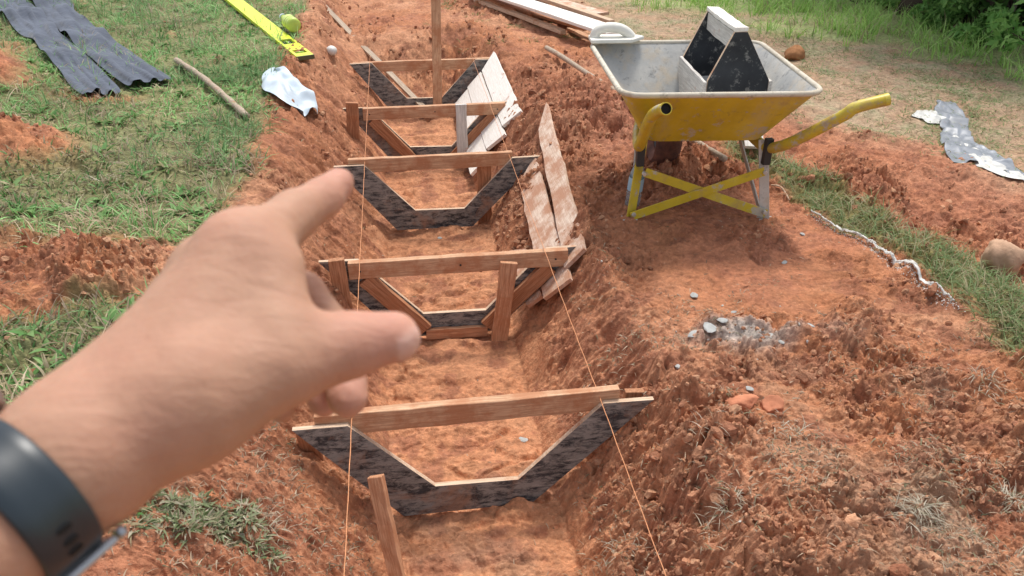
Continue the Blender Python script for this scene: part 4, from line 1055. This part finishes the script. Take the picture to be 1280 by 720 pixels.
def shrub(x, y, h, w, label, seed, cols, n=900, size=.045):
    r = np.random.default_rng(seed); z0 = gz(x, y)-.02; root = thing('shrub', (x, y, z0), label, 'shrub', 'shrubs under the trees')
    mb = MB(); cs = []; rr = []
    for k in range(7):
        a = r.uniform(0, 6.28); e = Vector((x+math.cos(a)*w*.55, y+math.sin(a)*w*.55, z0+h*r.uniform(.35, .85))); b = Vector((x, y, z0))
        mb.tube([b, b.lerp(e, .5)+Vector((0, 0, h*.12)), e], [.010, .007, .003], 6); cs.append(e); rr.append((w*.42, w*.42, h*.26))
    mb.build('stem', M['bark'], root, smooth=True)
    V, Fq, C = leaf_cloud(cs, rr, [n//7]*7, size, cols, r)
    me = fmesh('foliage', V-np.array(root.location), Fq, [M['leaf']]); set_col(me, C); link('foliage', me, root)
GA = ((.12, .28, .06), (.30, .50, .14)); GB = ((.035, .09, .02), (.10, .18, .045))
sp = [(1060, -2, .45, .40, GA, 'light green shrub left of the leftmost dark trunk'), (1112, 10, .28, .25, GA, 'low bright shrub between the first two dark trunks'), (1120, -14, .5, .45, GB, 'dark bush filling the gap between the first two trunks'),
      (1165, 34, .25, .22, GA, 'bright low shrub at the foot of the thick trunk'), (1204, 36, .28, .25, GA, 'leafy shrub right of the pale saplings'), (1190, -4, .5, .5, GB, 'dark bush behind the pale saplings'),
      (1222, 54, .25, .25, GA, 'bright shrub in front of the broad corner trunk'), (1268, 52, .6, .45, GB, 'dark bush right of the broad corner trunk'), (1235, 6, .5, .5, GB, 'dark bush behind the broad corner trunk'), (1300, 85, .45, .4, GA, 'pale green shrub cut by the right edge'), (1275, 20, 1.0, .8, GB, 'dark bush in the extreme corner')]
for i, (px, py, h, w, cl, lab) in enumerate(sp):
    p = P(px, py, 0); shrub(p[0], p[1], h, w, lab, 120+i, cl, 1100 if h > .5 else 700, .05 if h > .5 else .035)
# undergrowth mass behind
r = np.random.default_rng(5); cs = []; rr = []
for i in range(60):
    u = r.uniform(0, 1); x = 3.4+u*8.5; y = 10.6-u*4.4+r.uniform(0, 2.5); cs.append((x, y, r.uniform(.3, 1.6))); rr.append((.6, .6, .5))
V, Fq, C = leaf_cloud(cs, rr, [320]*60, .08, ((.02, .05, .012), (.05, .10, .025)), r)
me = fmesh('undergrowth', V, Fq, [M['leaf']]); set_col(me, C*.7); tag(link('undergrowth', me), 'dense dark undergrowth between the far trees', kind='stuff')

# ------------------------------------------------------------------ pointing hand (built in eye space, metres; then moved to the world)
def CS(px, py, d): return np.array([(px-640)/F*d, -(py-360)/F*d, d])
def nets(f, lo, step):
    nx, ny, nz = f.shape; s = f < 0
    c = np.zeros((nx-1, ny-1, nz-1), np.int8)
    for i in (0, 1):
        for j in (0, 1):
            for k in (0, 1): c += s[i:nx-1+i, j:ny-1+j, k:nz-1+k]
    act = (c > 0) & (c < 8); ii = np.argwhere(act); vid = -np.ones(act.shape, np.int64); vid[act] = np.arange(len(ii))
    acc = np.zeros((len(ii), 3)); cnt = np.zeros(len(ii))
    cor = [(i, j, k) for i in (0, 1) for j in (0, 1) for k in (0, 1)]
    for a in cor:
        for ax in range(3):
            if a[ax] == 0:
                b = list(a); b[ax] = 1
                fa = f[ii[:, 0]+a[0], ii[:, 1]+a[1], ii[:, 2]+a[2]]; fb = f[ii[:, 0]+b[0], ii[:, 1]+b[1], ii[:, 2]+b[2]]
                m = (fa < 0) != (fb < 0); t = np.where(m, fa/(fa-fb+1e-12), 0)
                p = np.tile(np.array(a, float), (len(ii), 1)); p[:, ax] += t
                acc[m] += p[m]; cnt[m] += 1
    V = (ii+acc/cnt[:, None])*step+lo
    quads = []
    for ax in range(3):
        o1, o2 = [(1, 2), (2, 0), (0, 1)][ax]
        sl = [slice(1, -1)]*3; sl[ax] = slice(0, -1); sr = [slice(1, -1)]*3; sr[ax] = slice(1, None)
        a = s[tuple(sl)]; b = s[tuple(sr)]
        e = np.argwhere(a != b)
        off = np.array([1, 1, 1]); off[ax] = 0
        e = e+off
        d1 = np.zeros(3, int); d1[o1] = 1; d2 = np.zeros(3, int); d2[o2] = 1
        q = [vid[tuple((e-d1-d2).T)], vid[tuple((e-d2).T)], vid[tuple(e.T)], vid[tuple((e-d1).T)]]
        q = np.stack(q, 1); ok = s[tuple(e.T)]
        q = np.where(ok[:, None], q, q[:, ::-1]); quads.append(q)
    Q = np.concatenate(quads); Q = Q[(Q >= 0).all(1)]
    return V, Q
def rcone(p, a, b, ra, rb):
    ba = b-a; L2 = ba@ba; t = np.clip(((p-a)@ba)/L2, 0, 1)
    return np.sqrt(((p-a-t[..., None]*ba)**2).sum(-1))-(ra+(rb-ra)*t)
def smin(a, b, k):
    h = np.clip(.5+.5*(b-a)/k, 0, 1); return b*(1-h)+a*h-k*h*(1-h)
W = CS(104, 564, .285); EL = np.array([-.305, -.215, .085]); SHO = np.array([-.24, -.36, -.13])
IM = CS(303, 322, .335); IP = CS(368, 268, .366); ID = CS(403, 248, .382); IT = CS(424, 229, .392)
MM = CS(268, 345, .360); MP = CS(378, 368, .398); MD = CS(430, 428, .392); MT = CS(434, 497, .372)
RM = CS(235, 385, .378); RP = CS(345, 400, .425); RD = CS(400, 455, .418); RTp = CS(405, 502, .392)
LM = CS(205, 425, .392); LP = CS(290, 430, .435); LD = CS(345, 475, .425); LT = CS(352, 512, .400)
TC = CS(232, 498, .300); TM = CS(350, 455, .312); TI = CS(437, 431, .326); TT = CS(492, 421, .332)
mm = .001
PR = [  # a, b, ra, rb, blend
    (EL, W, .040, .0242, .012), (SHO, EL, .050, .043, .02),
    (W, IM, .0225, .0152, .010), (W, MM, .0215, .0135, .012), (W, RM, .022, .013, .012), (W, LM, .020, .012, .012),
    (W, TC, .0225, .0165, .010), (TC, IM, .0185, .0145, .018), (TC, MM, .019, .013, .02), (IM, MM, .0155, .014, .012), (MM, RM, .0145, .0135, .012), (RM, LM, .0135, .0125, .012),
    (TC, RM, .017, .012, .018),
    (IM, IP, .0158, .0110, .008), (IP, ID, .0110, .0094, .004), (ID, IT, .0095, .0080, .004),
    (TC, TM, .0185, .0162, .012), (TM, TI, .0165, .0135, .007), (TI, TT, .0135, .0110, .004),
    (TM*.55+TC*.45, IM*.85+IP*.15, .0125, .0100, .014),
    (CS(352, 402, .318), CS(350, 335, .328), .0120, .0095, .012),
    (MM, MP, .0140, .0118, .006), (MP, MD, .0112, .0100, .003), (MD, MT, .0102, .0098, .003),
    (RM, RP, .0135, .0115, .006), (RP, RD, .0108, .0095, .003), (RD, RTp, .0095, .0082, .003),
    (LM, LP, .0125, .0100, .006), (LP, LD, .0096, .0085, .003), (LD, LT, .0085, .0072, .003)]
def hand_sdf(p, prims=PR):
    f = None
    for a, b, ra, rb, k in prims:
        d = rcone(p, a, b, ra, rb); f = d if f is None else smin(d, f, k)
    return f
def sculpt(step):
    lo = np.array([-.375, -.43, -.20]); hi = np.array([-.02, .075, .46])
    ns = np.ceil((hi-lo)/step).astype(int)
    f = np.full(ns, .05, np.float32)
    ax = [lo[i]+np.arange(ns[i])*step for i in range(3)]
    started = False
    for a, b, ra, rb, k in PR:
        m = max(ra, rb)+k+.012
        i0 = np.clip(((np.minimum(a, b)-m-lo)/step).astype(int), 0, ns); i1 = np.clip(((np.maximum(a, b)+m-lo)/step).astype(int)+1, 0, ns)
        g = np.stack(np.meshgrid(*[ax[i][i0[i]:i1[i]] for i in range(3)], indexing='ij'), -1)
        d = rcone(g, a, b, ra, rb).astype(np.float32); sl = tuple(slice(i0[i], i1[i]) for i in range(3))
        f[sl] = smin(d, f[sl], k)
    return nets(f, lo, step)
V, Q = sculpt(.0019)
# smooth the cells a little
for _ in range(5):
    acc = np.zeros_like(V); cnt = np.zeros(len(V))
    for i in range(4):
        for j in (1, 3):
            np.add.at(acc, Q[:, i], V[Q[:, (i+j) % 4]]); np.add.at(cnt, Q[:, i], 1)
    V = V*.45+.55*acc/cnt[:, None]
# nail of the thumb: a shallow plate facing right and away from the palm
def nail_mask(c, n, axis, V, hw, hl):
    n = n/np.linalg.norm(n); axis = axis-n*(axis@n); axis /= np.linalg.norm(axis); s = np.cross(n, axis); d = V-c
    u = d@axis; v = d@s; w = d@n
    return sst(1.12, .92, ((np.abs(u)/hl)**3+(np.abs(v)/hw)**3)**(1/3.0))*(w > .2*hw), n
nm = np.zeros(len(V))
ta = TT-TI; ta /= np.linalg.norm(ta)
k1, n1 = nail_mask(TT+ta*.001, np.array([.50, -.28, -.30]), ta, V, .0072, .0072)
# skin tone: redder knuckles, fingertips
C = np.tile(np.array([.44, .248, .165]), (len(V), 1))
def tone(c, r, col, f):
    global C
    w = (np.exp(-((V-c)**2).sum(1)/r**2)*f)[:, None]; C = C*(1-w)+np.array(col)*w
for c in (IM, TI, MP): tone(c, .017, (.50, .225, .16), .6)
for c in (IT, MT, RTp, TT): tone(c, .020, (.56, .27, .21), .65)
C = C*(1-k1[:, None])+np.array([.58, .36, .29])*k1[:, None]
V = V+n1*(k1*.0009)[:, None]
vn = fbm(V[:, 0]*70, V[:, 1]*70+V[:, 2]*50, 810, 3); V = V+0
C = C*(1+.05*vn[:, None])
Vw = CAM+V[:, :1]*RT+V[:, 1:2]*UP+V[:, 2:3]*FW
def tow(p): return Vector(CAM+RT*p[0]+UP*p[1]+FW*p[2])
def m_skin():
    t = NT('skin', .6, .22)
    n1 = t.noise(70, detail=5); n2 = t.noise(14, detail=5)
    c = t.mix(1.0, t.attr(), t.ramp(n1, [(.3, (.93, .90, .89)), (.7, (1.05, 1.07, 1.07))]), 'MULTIPLY')
    c = t.mix(t.ramp(n2, [(.45, 0), (.75, .35)]), c, (.56, .27, .19))
    t.color(c); t.b.inputs['Subsurface Weight'].default_value = .25; t.b.inputs['Subsurface Radius'].default_value = (.010, .004, .002); t.b.inputs['Subsurface Scale'].default_value = 1.0
    vo = t.n.new('ShaderNodeTexVoronoi'); vo.inputs['Scale'].default_value = 420; t.l.new(t.obj(), vo.inputs['Vector'])
    p = t.bump(vo.outputs['Distance'], .0003, .3)
    p = t.bump(t.noise(60, t.scaled(1, 1, 1), 6, .6, .6), .0009, .5, p)
    p = t.bump(t.noise(26, t.scaled(1, 1, 1), 3, .5, 1.2), .003, .45, p)
    p = t.bump(t.noise(60, t.scaled(.5, 2.2, 1.6), 4, .6, .8), .0016, .55, p)
    return t.m
off = np.array(tow(EL))
person = thing('person', off, 'bare left arm of a person reaching in, index finger pointing along the trench', 'person')
me = fmesh('arm_and_hand', Vw-off, Q, [m_skin()], smooth=True); set_col(me, C)
ob = link('arm_and_hand', me, person); s_ = ob.modifiers.new('s', 'SUBSURF'); s_.levels = 1; s_.render_levels = 1

# fine hair on the forearm and the back of the hand
me.calc_loop_triangles()
nr = np.empty(len(me.vertices)*3, np.float32); me.vertices.foreach_get('normal', nr); nr = nr.reshape(-1, 3)
co_ = Vw
axw = np.array(tow(W)-tow(EL)); axw /= np.linalg.norm(axw)
al = (co_-np.array(tow(W)))@axw
okv = np.where((al > -.16) & (al < .045) & ((V*V).sum(1) > 0) & (nr@UP > .05))[0]
pk = rng.choice(okv, 650); p0 = co_[pk]; nn_ = nr[pk]
dr = -axw[None]*rng.uniform(-.3, .3, (650, 1))+np.cross(axw, nn_)*1.0+axw[None]*rng.uniform(.2, .9, (650, 1)); dr -= nn_*(dr*nn_).sum(1)[:, None]; dr /= np.linalg.norm(dr, axis=1)[:, None]
sd_ = np.cross(dr, nn_); L_ = rng.uniform(.005, .011, (650, 1)); wd_ = .00010
q0 = p0; q1 = p0+dr*L_*.5+nn_*L_*.16; q2 = p0+dr*L_+nn_*L_*.12
HV = np.stack([q0-sd_*wd_, q0+sd_*wd_, q1-sd_*wd_, q1+sd_*wd_, q2-sd_*wd_*.3, q2+sd_*wd_*.3], 1).reshape(-1, 3)
HF = (np.array([[0, 1, 3, 2], [2, 3, 5, 4]])[None]+(np.arange(650)*6)[:, None, None]).reshape(-1, 4)
link('arm_hair', fmesh('arm_hair', HV-off, HF, [m_plain('dark_hair', (.10, .06, .04), .6)]), person)

# ------------------------------------------------------------------ wristwatch
ad = (EL-W); ad /= np.linalg.norm(ad)
def ring_at(t, extra, n=72):
    c = W+ad*t; e1 = np.cross(ad, np.array([0, 0, 1.0])); e1 /= np.linalg.norm(e1); e2 = np.cross(ad, e1); out = []
    for k in range(n):
        a = 2*math.pi*k/n; d = e1*math.cos(a)+e2*math.sin(a); lo_, hi_ = .01, .06
        for _ in range(18):
            mid = (lo_+hi_)/2
            if hand_sdf((c+d*mid)[None], PR[:13])[0] < 0: lo_ = mid
            else: hi_ = mid
        out.append((c+d*(lo_+extra), d))
    return out
wt = thing('wristwatch', np.array(tow(W+ad*.02)), 'dark blue-grey rubber strapped wristwatch worn on the pointing arm', 'watch')
M['strap'] = m_plain('blue_black_rubber', (.018, .028, .036), .38, .5, var=.15, vs=30)
prof = [(.0155, .0002), (.0155, .0022), (.0163, .0030), (.020, .0034), (.025, .0035), (.030, .0034), (.0347, .0030), (.0355, .0022), (.0355, .0002)]
rings = [[p for p, d in ring_at(t, e)] for t, e in prof]
n = 72; vs = []
for r_ in rings: vs += [tow(p) for p in r_]
k = len(rings)
fs = [(i*n+j, i*n+(j+1) % n, ((i+1) % k)*n+(j+1) % n, ((i+1) % k)*n+j) for i in range(k) for j in range(n)]
mb = MB(); mb.add(vs, fs); strap = mb.build('strap', M['strap'], wt, smooth=True)
# slots in the strap (raised lips with dark holes) and the buckle further round
rg = ring_at(.0255, .0036, 360)
def px_of(p): return 640+F*p[0]/p[2], 360-F*p[1]/p[2]
def nearest(px, py):
    best = None
    for (p, d) in rg:
        if d[2] > 0.2: continue
        q = px_of(p); e = (q[0]-px)**2+(q[1]-py)**2
        if best is None or e < best[0]: best = (e, p, d)
    return best[1], best[2]
for (px, py) in ((90, 655), (102, 668), (112, 680)):
    p, d = nearest(px, py); tdir = np.cross(ad, d)
    mb = MB(); R_ = Matrix((Vector(RT*ad[0]+UP*ad[1]+FW*ad[2]), Vector(RT*tdir[0]+UP*tdir[1]+FW*tdir[2]), Vector(RT*d[0]+UP*d[1]+FW*d[2]))).transposed()
    T = R_.to_4x4(); T.translation = tow(p+d*.0002)
    T = T@Matrix.Diagonal((1.6, .75, 1, 1))
    mb.lathe([(0, .0), (.0016, .0), (.0016, .0003), (.0, .0003)], T, 16); mb.build('strap_hole', M['black_hole'], wt)
p, d = nearest(128, 734); tdir = np.cross(ad, d)
def wv(v): return Vector(RT*v[0]+UP*v[1]+FW*v[2])
Rb = Matrix((wv(ad), wv(tdir), wv(d))).transposed()
chrome = m_plain('brushed_steel', (.40, .40, .41), .35, .5, metal=.9, var=.05)
mb = MB(); c = tow(p+d*.0012)
mb.box(c, (.023, .010, .0034), Rb)
mb.box(c+Rb@Vector((-.0155, 0, .0)), (.003, .010, .004), Rb); mb.box(c+Rb@Vector((.0155, 0, 0)), (.003, .010, .004), Rb)
mb.box(c+Rb@Vector((0, .0045, .0006)), (.026, .0025, .003), Rb); mb.box(c+Rb@Vector((0, -.0045, .0006)), (.026, .0025, .003), Rb)
mb.build('buckle', chrome, wt, bevel=.001)
# case on the back of the wrist, out of the picture to the left
p, d = None, None
best = None
for (pp_, dd_) in rg:
    e = dd_@np.array([-.55, .75, .2])
    if best is None or e > best[0]: best = (e, pp_, dd_)
p, d = best[1], best[2]; tdir = np.cross(ad, d); Rc = Matrix((wv(ad), wv(tdir), wv(d))).transposed()
mb = MB(); T = Rc.to_4x4(); T.translation = tow(p+d*.006)
mb.lathe([(0, -.006), (.019, -.006), (.021, -.002), (.021, .003), (.018, .005)], T, 40); mb.build('case', chrome, wt, auto=35)
mb = MB(); T2 = T.copy(); mb.lathe([(.0182, .0048), (.010, .0056), (0, .0058)], T2, 40); mb.build('glass', m_plain('dark_glass', (.01, .01, .012), .05, .6), wt, smooth=True)

# ------------------------------------------------------------------ light, air, camera
sdir = Vector((.17, .36, .91)).normalized()
el = math.asin(sdir.z); az = math.atan2(sdir.x, sdir.y)
w = bpy.data.worlds.new('World'); scn.world = w; w.use_nodes = True; nt = w.node_tree
sky = nt.nodes.new('ShaderNodeTexSky'); sky.sky_type = 'NISHITA'; sky.sun_disc = False; sky.sun_elevation = el; sky.sun_rotation = az
sky.air_density = 1.0; sky.dust_density = 3.0; sky.ozone_density = 1.0
hs = nt.nodes.new('ShaderNodeHueSaturation'); hs.inputs['Saturation'].default_value = .45
nt.links.new(sky.outputs[0], hs.inputs['Color']); nt.links.new(hs.outputs[0], nt.nodes['Background'].inputs[0]); nt.nodes['Background'].inputs[1].default_value = .15
ld = bpy.data.lights.new('sun', 'SUN'); ld.energy = 1.8; ld.angle = math.radians(10.0); ld.color = (1, .955, .89)
lo = bpy.data.objects.new('sun', ld); COL.objects.link(lo); lo.rotation_euler = sdir.to_track_quat('Z', 'Y').to_euler(); lo.location = (3, 3, 8)
cd = bpy.data.cameras.new('camera'); cd.sensor_width = 36; cd.lens = 36*F/1280; cd.clip_start = .01; cd.clip_end = 2000
cd.dof.use_dof = True; cd.dof.focus_distance = 3.0; cd.dof.aperture_fstop = 13
co = bpy.data.objects.new('camera', cd); COL.objects.link(co); scn.camera = co
Mx = Matrix((Vector(RT), Vector(UP), Vector(-FW))).transposed().to_4x4(); Mx.translation = Vector(CAM); co.matrix_world = Mx
vs_ = scn.view_settings; vs_.view_transform = 'Standard'; vs_.look = 'None'; vs_.exposure = .57; vs_.gamma = 1; vs_.use_curve_mapping = False
scn.render.resolution_x = 1024; scn.render.resolution_y = 576
